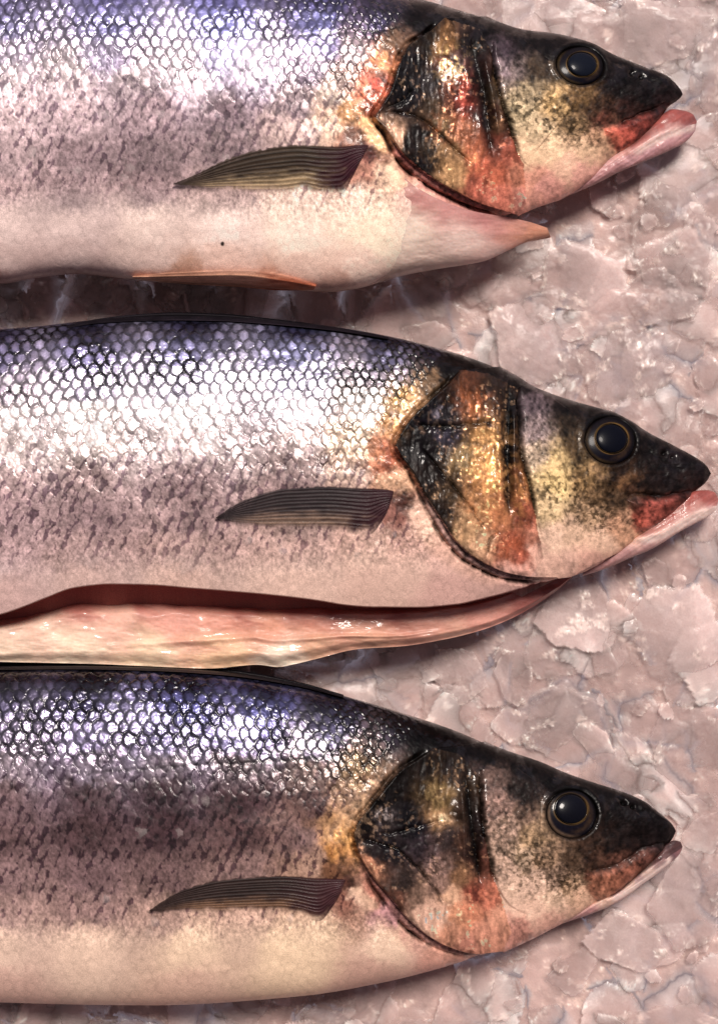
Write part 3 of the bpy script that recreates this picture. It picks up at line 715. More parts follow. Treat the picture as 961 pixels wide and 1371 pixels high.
U.paint = [(0, 0, (112, 106, 140)), (150, -5, (92, 88, 128)), (300, 0, (80, 78, 120)), (430, 5, (66, 62, 96)), (520, 12, (46, 40, 56)),
 (0, 35, (126, 122, 156)), (150, 35, (120, 118, 156)), (300, 32, (112, 112, 158)), (430, 32, (98, 98, 142)), (510, 30, (76, 70, 100)),
 (0, 70, (188, 176, 192)), (150, 72, (176, 166, 190)), (300, 65, (166, 160, 192)), (430, 60, (120, 112, 146)), 
 (0, 115, (222, 206, 208)), (100, 112, (204, 190, 192)), (170, 105, (160, 146, 150)), (250, 100, (214, 202, 210)), (340, 95, (216, 206, 222)), (420, 95, (170, 156, 172)), (480, 75, (150, 136, 140)),
 (0, 160, (204, 186, 186)), (100, 160, (190, 172, 174)), (200, 155, (156, 138, 142)), (300, 150, (132, 116, 122)), (400, 145, (140, 124, 128)), (450, 135, (178, 160, 148)),
 (0, 210, (180, 162, 162)), (100, 210, (156, 138, 140)), (200, 210, (136, 120, 122)), (300, 195, (132, 116, 118)), (400, 178, (196, 176, 168)), (440, 165, (196, 172, 150)),
 (0, 260, (192, 170, 168)), (100, 260, (170, 150, 150)), (200, 260, (164, 144, 144)), (300, 262, (196, 174, 168)), (400, 275, (240, 216, 198)), (460, 275, (242, 216, 196)),
 (0, 300, (220, 196, 190)), (100, 300, (218, 194, 188)), (200, 300, (230, 206, 196)), (300, 305, (240, 216, 206)), (400, 310, (244, 220, 204)), (500, 300, (244, 220, 196)), (520, 240, (240, 210, 180)), (560, 310, (242, 218, 198)),
 (0, 350, (206, 180, 174)), (100, 345, (210, 184, 178)), (200, 350, (224, 196, 186)), (300, 355, (228, 194, 180)), (400, 365, (232, 198, 182)), (480, 360, (238, 206, 190)),
 (0, 378, (170, 134, 128)), (100, 365, (176, 142, 136)), (250, 374, (200, 158, 138)), (380, 384, (204, 150, 126)), (450, 388, (206, 164, 148)),
 (485, 120, (196, 110, 70)), (500, 115, (176, 58, 42)), (492, 140, (186, 88, 56)), (515, 85, (190, 120, 80)), (505, 95, (150, 90, 66)), (530, 55, (110, 84, 66)), (495, 165, (232, 186, 126)), (508, 180, (226, 190, 140)), (475, 180, (120, 80, 66)), (494, 204, (110, 56, 52)), (488, 224, (190, 140, 120)), (465, 150, (188, 140, 90)), (460, 110, (156, 134, 128)),
 (530, 190, (222, 180, 150)), (545, 215, (196, 120, 110)), (580, 250, (214, 150, 146)), (620, 275, (216, 150, 146)), (670, 285, (214, 140, 132)), (560, 265, (236, 200, 186)),
 (560, 18, (34, 27, 34)), (600, 28, (26, 21, 26)), (650, 38, (26, 20, 26)), (700, 52, (28, 22, 28)), (740, 58, (26, 21, 26)), (790, 66, (26, 21, 26)), (830, 92, (32, 24, 30)), (870, 105, (30, 22, 28)), (900, 118, (36, 26, 32)), (860, 125, (34, 24, 29)), (830, 120, (34, 25, 28)), (885, 130, (50, 32, 36)),
 (535, 110, (28, 24, 32)), (550, 85, (38, 32, 38)), (545, 130, (34, 32, 44)), (570, 60, (54, 42, 34)), (590, 65, (140, 100, 52)), (600, 90, (130, 70, 46)), (575, 110, (56, 48, 52)), (610, 110, (120, 60, 40)), (580, 140, (100, 82, 64)), (600, 140, (110, 62, 48)), (620, 140, (110, 40, 36)), (615, 85, (90, 70, 74)), (630, 60, (40, 32, 36)), (615, 170, (166, 100, 66)), (590, 165, (124, 100, 68)), (560, 180, (46, 40, 44)), (575, 200, (70, 60, 52)), (600, 205, (160, 124, 82)), (545, 195, (30, 18, 22)), (605, 228, (180, 140, 90)), (560, 215, (34, 16, 20)), (630, 205, (176, 96, 60)), (640, 225, (190, 90, 60)),
 (640, 110, (60, 36, 36)), (650, 150, (86, 44, 40)), (665, 125, (90, 74, 56)), (668, 160, (110, 74, 52)), (660, 190, (130, 62, 46)), (680, 205, (170, 84, 62)), (665, 235, (190, 96, 64)), (690, 235, (204, 128, 100)), (660, 260, (200, 110, 90)), (700, 262, (206, 132, 122)), (640, 250, (196, 100, 78)),
 (675, 72, (74, 62, 78)), (690, 95, (120, 108, 112)), (672, 92, (130, 116, 130)), (705, 120, (176, 162, 130)), (700, 150, (190, 176, 140)), (720, 175, (206, 186, 150)), (745, 140, (190, 160, 104)), (720, 95, (76, 62, 46)), (775, 135, (120, 94, 56)), (770, 165, (140, 116, 82)), (795, 150, (80, 58, 42)), (740, 200, (226, 198, 162)), (780, 195, (222, 190, 156)), (800, 180, (190, 150, 120)), (712, 205, (226, 196, 160)), (760, 220, (224, 184, 160)),
 (730, 250, (214, 150, 142)), (780, 235, (212, 156, 146)), (710, 240, (214, 150, 130)),
 (815, 182, (186, 84, 62)), (835, 182, (186, 72, 58)), (855, 168, (150, 60, 52)), (880, 150, (96, 46, 46)), (800, 160, (110, 60, 48)), (840, 150, (70, 42, 40))]
U.speckle = [(730, 150, 50, 42, .75, 4.0), (775, 175, 34, 24, .75, 3.4), (690, 120, 22, 50, .5, 4.2), (580, 180, 30, 36, .5, 4.5), (470, 250, 40, 30, .15, 3.0)]
U.mottle = [(600, 85, 24, 22, (206, 180, 110), .6, 5), (602, 100, 12, 10, (250, 240, 210), .7, 4), (620, 130, 16, 36, (190, 70, 50), .6, 6), (600, 170, 30, 26, (176, 110, 70), .5, 6), (632, 210, 10, 18, (236, 150, 90), .6, 5), (570, 115, 24, 20, (70, 74, 90), .4, 6), (495, 125, 14, 30, (190, 56, 38), .5, 5), (600, 215, 30, 22, (206, 164, 110), .5, 5), (515, 85, 12, 24, (216, 160, 100), .6, 6), (665, 130, 8, 40, (150, 120, 80), .5, 5)]
U.band = 9; U.band_col = (150, 78, 76); U.gill_lift = 11; U.gill_gap = 12; U.head_coat = .42
U.lateral = [(330, 52), (420, 46), (500, 42), (560, 30)]
U.eye = (776, 88, 33, 26, .2); U.pupil = (779, 86, 19, 15.5); U.rim_dir = 2.6; U.rim_col = (120, 96, 56); U.rim_dir2 = 0.0
U.wet_eye = .12; U.ring_dir = .3; U.pupil_col = (16, 20, 30); U.nostrils = [(846, 98, 4), (858, 104, 3.5)]; U.specks = [(298, 327, 2.6)]
U.jaw_up = [(740, 250), (780, 232), (815, 206), (840, 196), (865, 176), (885, 154), (900, 146), (915, 148), (927, 153), (932, 162)]
U.jaw_low = [(740, 270), (775, 256), (800, 245), (825, 232), (860, 217), (895, 202), (917, 190), (928, 178), (931, 172), (932, 164)]
U.jaw_z = [(740, 52), (810, 60), (932, 46)]; U.jaw_t = [(740, 14), (810, 26), (890, 24), (920, 15), (932, 3)]
U.lip_col = (142, 62, 56); U.lip = [(842, 204), (865, 189), (890, 177), (922, 168)]
U.jaw_paint = [(835, 204, (212, 150, 140)), (860, 190, (206, 130, 120)), (880, 176, (226, 176, 166)), (900, 170, (232, 188, 178)), (880, 164, (196, 84, 66)), (900, 156, (184, 78, 66)), (918, 154, (140, 66, 62)), (928, 162, (120, 72, 78)), (925, 175, (170, 116, 124)), (895, 190, (196, 140, 144)), (870, 205, (192, 136, 142)), (840, 216, (196, 140, 144)), (800, 236, (204, 146, 144)), (760, 256, (206, 146, 140))]
U.fins = [dict(name="pectoral_fin", up=[(487, 206), (494, 194), (478, 194), (457, 196), (398, 193), (345, 199), (304, 212), (260, 234), (232, 246)], low=[(487, 207), (472, 236), (457, 260), (438, 262), (410, 256), (376, 259), (329, 257), (270, 252), (232, 247)], rays=11, color=(56, 45, 36), edge=(196, 168, 130), base=(52, 20, 30), label="olive brown pectoral fin with dark wine red base"),
          dict(name="pelvic_fin", up=[(424, 380), (385, 366), (330, 358), (270, 360), (178, 369)], low=[(420, 388), (380, 389), (320, 384), (260, 381), (178, 373)], rays=4, color=(214, 160, 132), edge=(206, 148, 122), base=(186, 104, 74), alpha_low=1.0, lift=3, soft_up=.6,
               zfun=lambda X, Y, u, v: np.maximum(U.surf_z(X, Y), 74) + 4 + 8 * np.sin(PI * v), label="folded orange pelvic fin along the belly edge")]
U.part_labels = {"gill_cover": "dark gill cover flecked with red and gold"}
make_fish(U)

flap_bot = fn([(440, 391), (480, 387), (540, 369), (581, 361), (646, 350), (679, 336), (706, 323), (735, 315)])
def flap_z(X, Y, u, w):
    t = fn(U.top)(X); b = flap_bot(X) + 1.5
    m, h = (t + b) / 2, (b - t) / 2
    s = np.sqrt(np.clip(1 - ((Y - m) / h) ** 2, 0, 1))
    k = 104 - 66 * smooth(560, 735, X)
    return 70 - 16 * smooth(600, 735, X) + k * s ** .57 + 1.2 * smooth(0, .15, u)
flesh_patch(U, "throat_flap",
    [(470, 300), (500, 262), (530, 232), (556, 250), (590, 268), (630, 282), (680, 291), (708, 297), (732, 305)],
    [(470, 388), (500, 381), (540, 369), (581, 361), (646, 350), (679, 336), (706, 324), (722, 321), (737, 318)],
    flap_z,
    [(480, 330, (243, 219, 200)), (520, 270, (242, 216, 188)), (560, 310, (243, 218, 198)), (620, 320, (238, 204, 192)), (560, 262, (200, 120, 116)), (600, 280, (206, 132, 128)), (640, 292, (200, 118, 116)), (672, 300, (206, 130, 124)), (580, 355, (222, 186, 172)), (500, 378, (212, 176, 160)), (650, 340, (226, 180, 170)), (690, 310, (216, 140, 120)), (720, 314, (222, 140, 104)), (735, 315, (230, 150, 112)), (545, 255, (206, 140, 130))],
    n=(260, 140), seed=8, noise=1.6, coat=.08, streak=0.0, fade=.30, label="pale torn throat flap with an orange tip")

# ================================================================== lowest fish
B = Fish(); B.seed = 9; B.ymid = 1100.0
B.label = "lowest sea bass with a dark brown flank and a large clear eye"
B.xtail = -860; B.tip = 904.0
B.top = [(-860, 1040), (-600, 985), (-300, 925), (-100, 898), (0, 892), (100, 891), (200, 893), (300, 899), (400, 916), (440, 926), (527, 951), (603, 976), (668, 1003), (725, 1022), (755, 1035), (792, 1048), (830, 1060), (860, 1073), (885, 1092), (897, 1102), (902, 1108), (904, 1112)]
B.bot = [(-860, 1160), (-600, 1230), (-300, 1310), (-100, 1336), (0, 1342), (200, 1346), (400, 1334), (500, 1318), (590, 1296), (640, 1280), (680, 1264), (711, 1253), (740, 1240), (775, 1222), (800, 1206), (825, 1194), (850, 1172), (875, 1150), (892, 1130), (900, 1122), (904, 1114)]
B.skin_edge = None
B.thick = THICK(-47); B.z0 = ZC(-47)
B.back_gain = .72; B.relief = 1.0; B.back_base = .2; B.scale_size = 18; B.back_t = .285; B.dark_t = .32; B.belly_t = .79; B.pig = .62
B.gill = [(575, 1006), (560, 1016), (535, 1032), (515, 1055), (497, 1077), (477, 1102), (472, 1120), (480, 1145), (500, 1177), (520, 1200), (537, 1222), (555, 1239), (572, 1252), (600, 1265), (630, 1271), (668, 1266)]
B.gill_min = 470
B.gill_full = B.gill + [(720, 1252), (920, 1170), (920, 1060), (680, 990)]
B.gill_cover = B.gill + [(682, 1246), (672, 1206), (657, 1160), (650, 1122), (645, 1085), (642, 1040), (610, 1010)]
B.cheek_line = [(641, 1032), (643, 1050), (645, 1085), (650, 1122), (657, 1160), (665, 1190), (680, 1212), (705, 1224), (740, 1230)]
B.cheek = [(641, 1032), (643, 1050), (645, 1085), (650, 1122), (657, 1160), (665, 1190), (680, 1212), (705, 1226), (740, 1232), (775, 1218), (792, 1204), (782, 1172), (772, 1150), (740, 1135), (722, 1105), (722, 1075), (730, 1055), (690, 1030)]
B.jaw_plate = [(780, 1168), (784, 1192), (800, 1208), (820, 1200), (850, 1176), (875, 1154), (896, 1129), (880, 1130), (855, 1140), (822, 1160)]
B.nape = [(610, 965), (565, 985), (545, 1005), (520, 1030), (497, 1058), (470, 1090), (452, 1120), (462, 1150), (482, 1185), (505, 1215), (530, 1242), (565, 1270), (620, 1290), (690, 1290)]
B.grooves = [([(641, 1034), (643, 1050), (645, 1085), (650, 1122), (657, 1160), (667, 1192)], 2.8, 7, .7),
             ([(624, 1040), (628, 1085), (633, 1122), (639, 1160), (642, 1190)], 6.5, 4, .85),
             ([(480, 1120), (500, 1128), (530, 1138), (557, 1162), (587, 1200), (598, 1218)], 2.4, 5, .8),
             ([(500, 1118), (540, 1112), (575, 1102), (600, 1094)], 2.2, 3, .5),
             ([(782, 1166), (822, 1158), (855, 1138), (896, 1126)], 2.4, 3, .4),
             ([(822, 1066), (850, 1082), (880, 1098)], 4, 2, .3)]
B.ridges = [([(616, 1050), (620, 1120), (622, 1190)], 4.5, 4), ([(650, 1100), (640, 1150)], 3, 2), ([(512, 1085), (520, 1100)], 8, 4), ([(505, 1060), (545, 1022)], 3, 3), ([(560, 1060), (600, 1075)], 9, 3)]
B.paint_soft = 12
B.paint = [(0, 905, (44, 38, 48)), (120, 905, (42, 38, 50)), (250, 912, (44, 42, 62)), (350, 925, (52, 50, 78)), (450, 950, (44, 42, 60)), (540, 975, (34, 30, 38)),
 (0, 945, (92, 86, 112)), (120, 945, (84, 80, 112)), (250, 940, (92, 92, 142)), (350, 950, (86, 86, 134)), (450, 975, (84, 80, 108)), (520, 992, (70, 62, 72)),
 (0, 990, (150, 140, 164)), (120, 985, (146, 138, 172)), (220, 985, (150, 144, 182)), (320, 985, (128, 122, 162)), (420, 1000, (120, 112, 132)), (500, 1005, (130, 112, 108)),
 (0, 1025, (164, 150, 160)), (120, 1022, (152, 140, 156)), (220, 1020, (140, 128, 140)), (320, 1025, (120, 106, 112)), (420, 1030, (124, 104, 100)), (490, 1030, (140, 116, 92)),
 (0, 1070, (118, 98, 100)), (120, 1065, (88, 70, 74)), (220, 1060, (70, 54, 60)), (320, 1070, (78, 58, 62)), (420, 1070, (98, 76, 74)), (470, 1070, (160, 132, 112)),
 (0, 1120, (116, 94, 94)), (120, 1120, (90, 70, 72)), (220, 1115, (78, 58, 62)), (320, 1120, (92, 70, 70)), (400, 1120, (126, 102, 98)), (450, 1110, (182, 144, 104)),
 (0, 1170, (146, 122, 120)), (120, 1170, (124, 102, 102)), (220, 1165, (122, 100, 98)), (320, 1160, (140, 116, 110)), (420, 1155, (176, 146, 126)),
 (0, 1220, (172, 146, 138)), (120, 1220, (160, 134, 128)), (220, 1235, (186, 158, 144)), (320, 1240, (206, 176, 156)), (420, 1250, (226, 196, 168)),
 (0, 1265, (220, 190, 172)), (120, 1262, (222, 192, 172)), (250, 1265, (228, 198, 172)), (400, 1275, (232, 202, 172)), (520, 1260, (232, 200, 176)),
 (0, 1330, (206, 170, 156)), (250, 1335, (210, 174, 156)), (500, 1310, (206, 166, 150)), (600, 1285, (214, 160, 144)),
 (455, 1135, (192, 132, 66)), (465, 1125, (200, 150, 74)), (470, 1085, (166, 132, 100)), (500, 1045, (140, 108, 84)), (490, 1160, (190, 130, 96)), (505, 1190, (172, 110, 96)), (520, 1215, (176, 130, 140)), (545, 1245, (206, 160, 150)), (475, 1200, (226, 192, 166)), (450, 1165, (120, 84, 60)), (468, 1186, (96, 58, 48)), (462, 1206, (150, 104, 88)),
 (560, 990, (26, 21, 25)), (600, 995, (24, 19, 24)), (650, 1012, (26, 21, 25)), (700, 1030, (27, 22, 26)), (740, 1045, (27, 22, 26)), (790, 1065, (26, 21, 25)), (840, 1085, (34, 26, 31)), (870, 1095, (32, 25, 30)), (892, 1112, (34, 26, 31)), (840, 1115, (40, 30, 32)), (860, 1125, (42, 30, 33)), (820, 1125, (52, 38, 36)),
 (490, 1105, (28, 20, 26)), (510, 1075, (30, 23, 28)), (530, 1050, (34, 28, 30)), (560, 1030, (44, 36, 34)), (545, 1090, (24, 20, 34)), (555, 1110, (24, 20, 38)), (515, 1095, (60, 54, 60)), (580, 1055, (104, 82, 50)), (590, 1072, (128, 104, 64)), (565, 1060, (80, 64, 46)), (605, 1035, (56, 44, 38)), (586, 1096, (160, 124, 84)), (520, 1140, (36, 32, 44)), (500, 1140, (46, 38, 44)), (575, 1140, (90, 72, 78)), (560, 1135, (60, 50, 64)), (600, 1125, (74, 60, 64)), (590, 1160, (130, 104, 100)), (540, 1180, (66, 54, 54)), (560, 1195, (140, 112, 98)), (585, 1185, (150, 120, 112)), (570, 1220, (204, 166, 148)), (590, 1225, (206, 168, 148)), (600, 1200, (200, 160, 130)), (530, 1200, (110, 70, 56)), (600, 1245, (200, 140, 112)),
 (618, 1080, (70, 52, 42)), (618, 1130, (96, 66, 54)), (630, 1140, (58, 38, 38)), (616, 1175, (150, 110, 76)), (640, 1110, (60, 42, 42)), (648, 1150, (110, 62, 50)), (636, 1195, (130, 56, 42)), (655, 1200, (190, 110, 84)), (632, 1220, (196, 124, 92)), (610, 1225, (190, 130, 96)), (665, 1225, (206, 146, 120)), (650, 1245, (204, 140, 116)), (620, 1262, (196, 130, 112)), (690, 1246, (200, 140, 128)),
 (655, 1050, (110, 90, 86)), (665, 1080, (150, 122, 116)), (675, 1110, (156, 132, 120)), (695, 1090, (120, 98, 86)), (700, 1060, (56, 46, 46)), (710, 1120, (150, 126, 96)), (700, 1150, (176, 154, 132)), (680, 1160, (176, 150, 136)), (690, 1190, (214, 184, 166)), (730, 1150, (150, 124, 100)), (745, 1170, (146, 122, 106)), (715, 1180, (200, 172, 156)), (760, 1150, (90, 70, 54)), (765, 1185, (180, 150, 122)), (740, 1205, (220, 190, 168)), (780, 1205, (214, 176, 150)), (715, 1215, (220, 186, 168)), (790, 1140, (74, 54, 44)), (800, 1150, (84, 58, 46)),
 (740, 1236, (206, 160, 146)),
 (795, 1180, (150, 90, 66)), (815, 1182, (170, 104, 78)), (840, 1165, (156, 92, 72)), (860, 1150, (130, 78, 68)), (885, 1135, (70, 44, 46)), (830, 1150, (110, 70, 58)), (800, 1200, (186, 120, 92))]
B.speckle = [(710, 1150, 55, 50, .75, 4.0), (755, 1180, 36, 26, .8, 3.4), (670, 1100, 26, 45, .6, 3.6), (575, 1160, 30, 40, .6, 4.2), (480, 1240, 60, 30, .3, 3.2), (460, 1060, 40, 60, .35, 4.0)]
B.mottle = [(583, 1066, 20, 22, (170, 146, 90), .6, 6), (588, 1095, 12, 5, (246, 226, 180), .8, 4), (514, 1092, 13, 10, (190, 184, 190), .7, 4), (480, 1060, 26, 50, (206, 172, 134), .5, 6), (600, 1040, 14, 8, (150, 120, 90), .5, 4), (640, 1200, 20, 24, (214, 120, 86), .5, 6), (580, 1220, 26, 20, (220, 180, 160), .5, 6), (455, 1125, 16, 26, (214, 160, 80), .6, 6)]
B.band = 8; B.band_col = (140, 92, 92); B.gill_lift = 11; B.gill_gap = 10; B.head_coat = .5
B.lateral = [(60, 1036), (160, 1032), (260, 1024), (380, 1018), (480, 1008)]
B.eye = (765, 1090, 35, 33, .35); B.pupil = (764, 1083, 21, 19); B.rim_dir = 2.2; B.rim_col = (196, 160, 130); B.rim_dir2 = 0.2
B.wet_eye = .3; B.ring_dir = .1; B.pupil_col = (8, 9, 17); B.nostrils = [(834, 1075, 4), (846, 1080, 3)]; B.specks = []
B.jaw_up = [(725, 1232), (760, 1220), (795, 1206), (820, 1198), (850, 1174), (875, 1150), (892, 1130), (902, 1125), (910, 1127), (913, 1133)]
B.jaw_low = [(725, 1246), (760, 1234), (790, 1224), (830, 1206), (860, 1184), (885, 1166), (900, 1153), (908, 1145), (912, 1138), (913, 1135)]
B.jaw_z = [(725, 52), (800, 60), (913, 46)]; B.jaw_t = [(725, 12), (800, 22), (870, 22), (900, 13), (913, 3)]
B.lip_col = (80, 48, 46); B.lip = [(812, 1203), (840, 1186), (865, 1168), (888, 1152)]
B.jaw_paint = [(812, 1202, (214, 170, 150)), (840, 1185, (222, 180, 160)), (865, 1168, (226, 186, 170)), (890, 1150, (160, 120, 120)), (880, 1144, (110, 66, 64)), (902, 1132, (60, 42, 48)), (908, 1142, (96, 72, 80)), (890, 1160, (150, 108, 112)), (860, 1180, (170, 126, 128)), (830, 1200, (180, 134, 132)), (780, 1226, (186, 136, 130)), (740, 1240, (190, 140, 130))]
B.fins = [dict(name="pectoral_fin", up=[(460, 1190), (463, 1178), (445, 1176), (420, 1175), (380, 1172), (304, 1176), (244, 1191), (215, 1208), (200, 1219)], low=[(460, 1191), (445, 1214), (427, 1233), (400, 1226), (374, 1222), (304, 1222), (244, 1220), (220, 1221), (200, 1220)], rays=12, color=(48, 36, 34), edge=(130, 96, 72), base=(58, 32, 36)),
          dict(name="dorsal_fin", up=[(-120, 896), (0, 887), (100, 886), (200, 888), (300, 895), (400, 913), (460, 930)], low=[(-120, 904), (0, 897), (100, 896), (200, 898), (300, 904), (400, 919), (460, 934)], rays=3, color=(24, 20, 24), edge=(38, 32, 38), base=(24, 20, 24), lift=5, alpha_low=1.0)]
B.part_labels = {"gill_cover": "near black gill cover with a gold spot"}
make_fish(B)

# ================================================================== ice
def ax(lo, hi, a, b, step, ncoarse):
    return np.r_[np.linspace(lo, a, ncoarse, endpoint=False), np.arange(a, b, step), np.linspace(b, hi, ncoarse)]

def frost_look(X, Y, tone, edge, seed):
    """tint (with opacity), gloss and small relief of frozen surface; edge = 1 on broken rims"""
    n = fbm(X / 30 + seed, Y / 30, 210); f = fbm(X / 3.0, Y / 3.0, 211, 3); g = fbm(X / 9, Y / 9 + seed, 212, 3)
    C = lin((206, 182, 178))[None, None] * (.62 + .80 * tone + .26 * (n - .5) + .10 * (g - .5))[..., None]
    frost = np.clip(edge + .8 * smooth(.62, .74, fbm(X / 26, Y / 22, 218, 4)), 0, 1) * smooth(.36, .56, g)
    C = C * (1 - .6 * frost[..., None]) + .6 * frost[..., None] * lin((240, 218, 208))
    fl = smooth(.63, .70, f) * smooth(.46, .6, g) * np.clip(.10 + 1.6 * frost, 0, 1)
    C = C * (1 - .85 * fl[..., None]) + .85 * fl[..., None] * lin((255, 242, 234))  # tiny glints painted as near-white flecks in the ice tint
    dk = smooth(.38, .28, f) * smooth(.2, .6, frost)
    C *= (1 - .28 * dk)[..., None]
    op = np.clip(.20 + .44 * tone + .5 * frost + .3 * fl + .25 * (n - .5), .15, .97)
    sf = np.stack([np.zeros(X.shape), np.clip(.36 + .2 * frost - .2 * fl, .15, 1), np.clip(.28 + .6 * fl - .2 * frost, 0, 1)], -1)
    rel = frost * 2.6 * (f - .5) + .8 * (g - .5)
    return np.concatenate([np.clip(C, .02, .92), op[..., None]], -1), sf, rel

def shard(cx, cy, R, el, ang, top, r, n):
    """an angular chip as a sheet over its footprint: flat tilted top, broken flanks, straight-ish outline"""
    g = np.linspace(-1.3, 1.3, n)
    A, Bq = np.meshgrid(g * R, g * R / el)
    ca, sa = math.cos(ang), math.sin(ang)
    X = cx + A * ca - Bq * sa; Y = cy + A * sa + Bq * ca
    w1 = .16 * (fbm(X / 15, Y / 15, 401) - .5) + .07 * (fbm(X / 5, Y / 5, 402) - .5)
    u, v = A / R, Bq * el / R
    k = int(r.integers(5, 8)); a0 = r.uniform(0, 6.3)
    tx, ty = r.uniform(-.12, .12, 2)
    flat = top + tx * A + ty * Bq
    side = np.full(X.shape, 1e9); facet = np.full(X.shape, 1e9)
    for q in range(k):
        a = a0 + q * 2 * PI / k + r.uniform(-.38, .38)
        dd = u * math.cos(a) + v * math.sin(a) + w1
        side = np.minimum(side, r.uniform(.62, .98) - dd)
        if r.random() < .35: facet = np.minimum(facet, r.uniform(.1, .4) - dd * r.uniform(.5, .9))
    side = np.minimum(side, 1.1 - np.hypot(u, v))
    zs = top + 2 + side * R * .42
    zf = top + facet * R * .35
    hs = np.stack([flat, zs, np.minimum(zf, 1e4)])
    kk = 1.8
    Z = hs.min(0) - kk * np.log(np.exp(-(hs - hs.min(0)) / kk).sum(0))
    edge = np.exp(-np.clip(side, 0, 9) * R / 4.5) * .9 * smooth(.35, .8, fbm(X / 20, Y / 20, 403) + .15)
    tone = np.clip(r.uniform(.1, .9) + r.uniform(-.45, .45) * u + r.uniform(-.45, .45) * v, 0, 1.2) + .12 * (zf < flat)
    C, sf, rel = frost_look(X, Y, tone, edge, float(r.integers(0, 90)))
    C[..., 3] *= smooth(-.03, .02, side)
    f = grid_faces(n, n)
    f = f[side.ravel()[f].max(1) > -.10]
    return world(X, Y, Z + rel).reshape(-1, 3), f, C.reshape(-1, 4), sf.reshape(-1, 3)

# the bed: dim melt-water ice below, and the frozen-together mass of chips on it, far too many to count
gx_ = ax(-1300, 1900, -12, 985, 2.6, 60); gy_ = ax(-900, 2300, -15, 1395, 2.6, 60)
IX, IY = np.meshgrid(gx_, gy_)
ih = 12 * (fbm(IX / 120, IY / 120, 203, 3) - .5) + 3 * (fbm(IX / 20, IY / 20, 205, 3) - .5) - 5
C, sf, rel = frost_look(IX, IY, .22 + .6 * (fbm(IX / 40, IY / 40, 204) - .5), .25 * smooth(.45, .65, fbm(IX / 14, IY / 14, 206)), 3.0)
C[..., 3] = 1; C[..., :3] = np.clip(C[..., :3] * np.array([1.05, 1.0, .98]), 0, .92)
for (sx, sy_, r_) in ((678, 1016, 4), (685, 1012, 3), (690, 1018, 3)):
    q = smooth(1.3, .6, np.hypot(IX - sx, IY - sy_) / r_); C[..., :3] *= (1 - .9 * q)[..., None]
parts = [(world(IX, IY, ih + rel).reshape(-1, 3), grid_faces(len(gy_), len(gx_)), C.reshape(-1, 4), sf.reshape(-1, 3))]
ri = np.random.default_rng(21)
spots = []
for sp, R0, R1, n, jit in ((92, 54, 88, 52, .8), (78, 30, 52, 40, .9), (46, 9, 18, 18, 1.0)):
    for yy in np.arange(-40, 1440, sp):
        for xx in np.arange(-40, 1040, sp):
            x = xx + sp * jit * (ri.random() - .5); y = yy + sp * jit * (ri.random() - .5)
            if sp == 46 and ri.random() < .6: continue
            # nothing of the bed shows under the flanks
            if any(fn(F.top)(x) + 45 < y < fn(F.bot)(x) - 45 and x < F.tip - 60 for F in (M, U, B)): continue
            spots.append((x, y, ri.uniform(R0, R1), ri.uniform(1, 1.6), ri.uniform(0, 6.3), ri.uniform(-2, 7) + (2 if sp == 46 else 0), n))
for (x, y, R, el, ang, top, n) in spots:
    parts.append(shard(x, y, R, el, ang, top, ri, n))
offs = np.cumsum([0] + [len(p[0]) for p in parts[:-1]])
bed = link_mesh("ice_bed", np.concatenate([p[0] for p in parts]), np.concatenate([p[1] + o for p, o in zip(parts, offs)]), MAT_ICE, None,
                np.concatenate([p[2] for p in parts]), np.concatenate([p[3] for p in parts]))
bed["kind"] = "stuff"; bed["label"] = "bed of crushed pinkish grey ice under the fish"; bed["category"] = "ice"

def ice_lump(cx, cy, R, el, ang, top, label, seed):
    r = np.random.default_rng(seed)
    v, f, C, sf = shard(cx, cy, R, el, ang, top - 4, r, 90)
    C[..., :3] *= np.array([.95, .99, 1.0])
    org = world(np.array(float(cx)), np.array(float(cy)), np.array(0.0))
    used, inv = np.unique(f.ravel(), return_inverse=True)
    o = link_mesh("ice_lump", v[used] - org, inv.reshape(-1, 4), MAT_ICE, None, C[used], sf[used])
    o.location = org
    o["label"] = label; o["category"] = "ice lump"; o["group"] = "loose lumps lying on the ice bed"

for a in ((716, 462, 78, 1.5, .35, 16, "broad frosted ice lump touching the back of the middle fish behind its eye", 1),
          (838, 490, 72, 1.1, .9, 15, "pointed ice lump above the eye and snout of the middle fish", 2),
          (690, 905, 40, 1.3, 1.5, 18, "small rounded upright ice lump in the gap below the middle fish's throat", 3),
          (775, 372, 64, 1.3, -.1, 17, "ice lump with a bright frosted end below the upper fish's torn throat flap", 4),
          (905, 320, 84, 1.2, .9, 14, "large smooth ice slab at the right edge below the upper fish's mouth", 5),
          (890, 402, 60, 1.5, .1, 18, "white tipped ice lump at the right edge between upper and middle fish", 6),
          (880, 40, 100, 1.9, -.05, 13, "wide flat ice slab at the top right above the upper fish's snout", 7),
          (762, 22, 56, 1.6, .1, 14, "low ice lump at the top edge above the upper fish's eye", 8),
          (772, 815, 62, 1.1, .5, 15, "squarish ice lump below the chin of the middle fish", 9),
          (900, 850, 86, 1.2, 1.3, 13, "large pale ice slab at the right edge below the middle fish's jaw", 10),
          (610, 900, 48, 1.2, .2, 14, "shaded grey ice lump between the middle fish's flesh and the lowest fish", 11),
          (745, 962, 70, 1.7, -.5, 16, "crumbly ice lump against the back of the lowest fish's head", 12),
          (925, 1010, 74, 1.2, 1.2, 14, "ice lump at the right edge above the lowest fish's snout", 13),
          (925, 1210, 76, 1.4, 1.5, 16, "tall frosted ice lump at the right edge below the lowest fish's mouth", 14),
          (835, 1262, 62, 1.3, .1, 13, "smooth ice lump at the bottom under the lowest fish's jaw", 15)):
    ice_lump(*a)

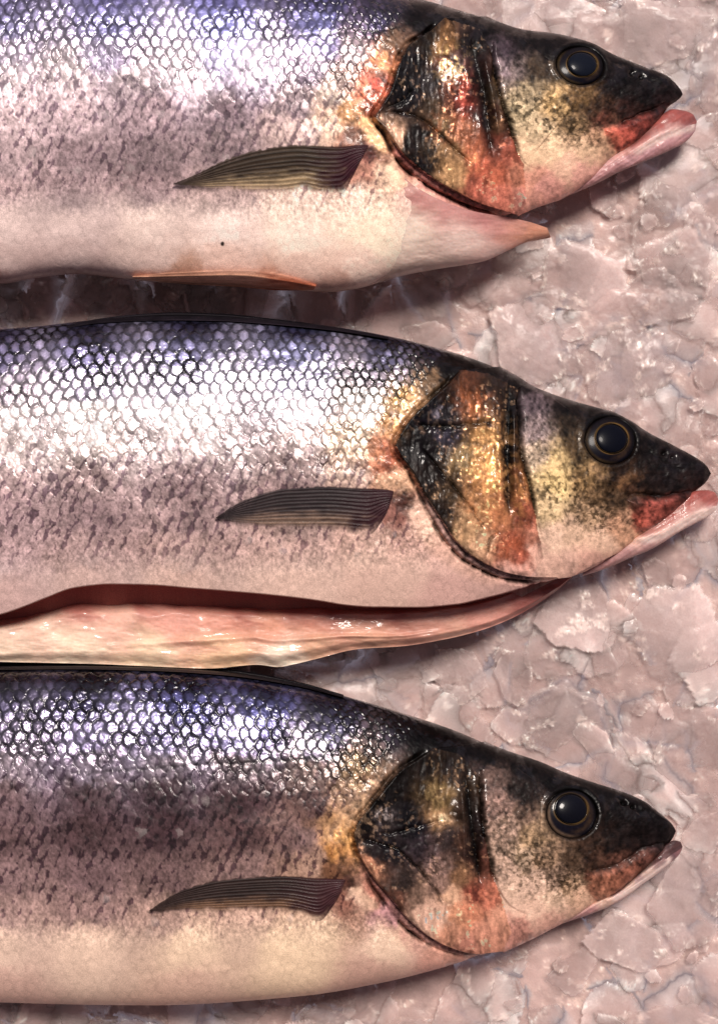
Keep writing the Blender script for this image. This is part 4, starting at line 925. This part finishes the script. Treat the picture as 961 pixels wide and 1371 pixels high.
# ================================================================== light, world, camera
w = bpy.data.worlds.new("World"); scene.world = w; w.use_nodes = True
nt = w.node_tree; nt.nodes.clear()
out = nt.nodes.new("ShaderNodeOutputWorld"); bg = nt.nodes.new("ShaderNodeBackground")
tc = nt.nodes.new("ShaderNodeTexCoord"); sp = nt.nodes.new("ShaderNodeSeparateXYZ")
nt.links.new(tc.outputs["Generated"], sp.inputs[0])
rp = nt.nodes.new("ShaderNodeValToRGB")
mr = nt.nodes.new("ShaderNodeMapRange"); mr.inputs[1].default_value = -1; mr.inputs[2].default_value = 1
nt.links.new(sp.outputs[1], mr.inputs[0]); nt.links.new(mr.outputs[0], rp.inputs[0])
e = rp.color_ramp.elements
e[0].position = 0.0; e[0].color = (.10, .075, .085, 1)
e[1].position = 1.0; e[1].color = (.49, .44, .55, 1)
m1 = e.new(.5); m1.color = (.21, .17, .185, 1)
m2 = e.new(.75); m2.color = (.36, .33, .45, 1)
nt.links.new(rp.outputs[0], bg.inputs[0]); nt.links.new(bg.outputs[0], out.inputs[0])
bg.inputs[1].default_value = 0.75

sun = bpy.data.lights.new("sun", 'SUN'); sun.energy = 4.2; sun.angle = math.radians(16); sun.color = (1.0, .91, .83)
so = bpy.data.objects.new("sun", sun); col.objects.link(so)
tilt_ = math.radians(28); az_ = math.radians(22)          # leaning in from the top of the picture, a little from the right
from mathutils import Vector
d = Vector((math.sin(tilt_) * math.sin(az_), math.sin(tilt_) * math.cos(az_), math.cos(tilt_)))
so.rotation_euler = d.to_track_quat('Z', 'Y').to_euler(); so.location = d * 2

cam = bpy.data.cameras.new("camera"); co = bpy.data.objects.new("camera", cam); col.objects.link(co)
co.location = (0, 0, D * S); co.rotation_euler = (0, 0, 0)
cam.sensor_fit = 'VERTICAL'; cam.sensor_height = 36; cam.lens = 36 * D / 1371.0
cam.clip_start = 0.01; cam.clip_end = 20
scene.camera = co
scene.view_settings.view_transform = 'Standard'; scene.view_settings.look = 'None'
scene.view_settings.exposure = 0; scene.view_settings.gamma = 1
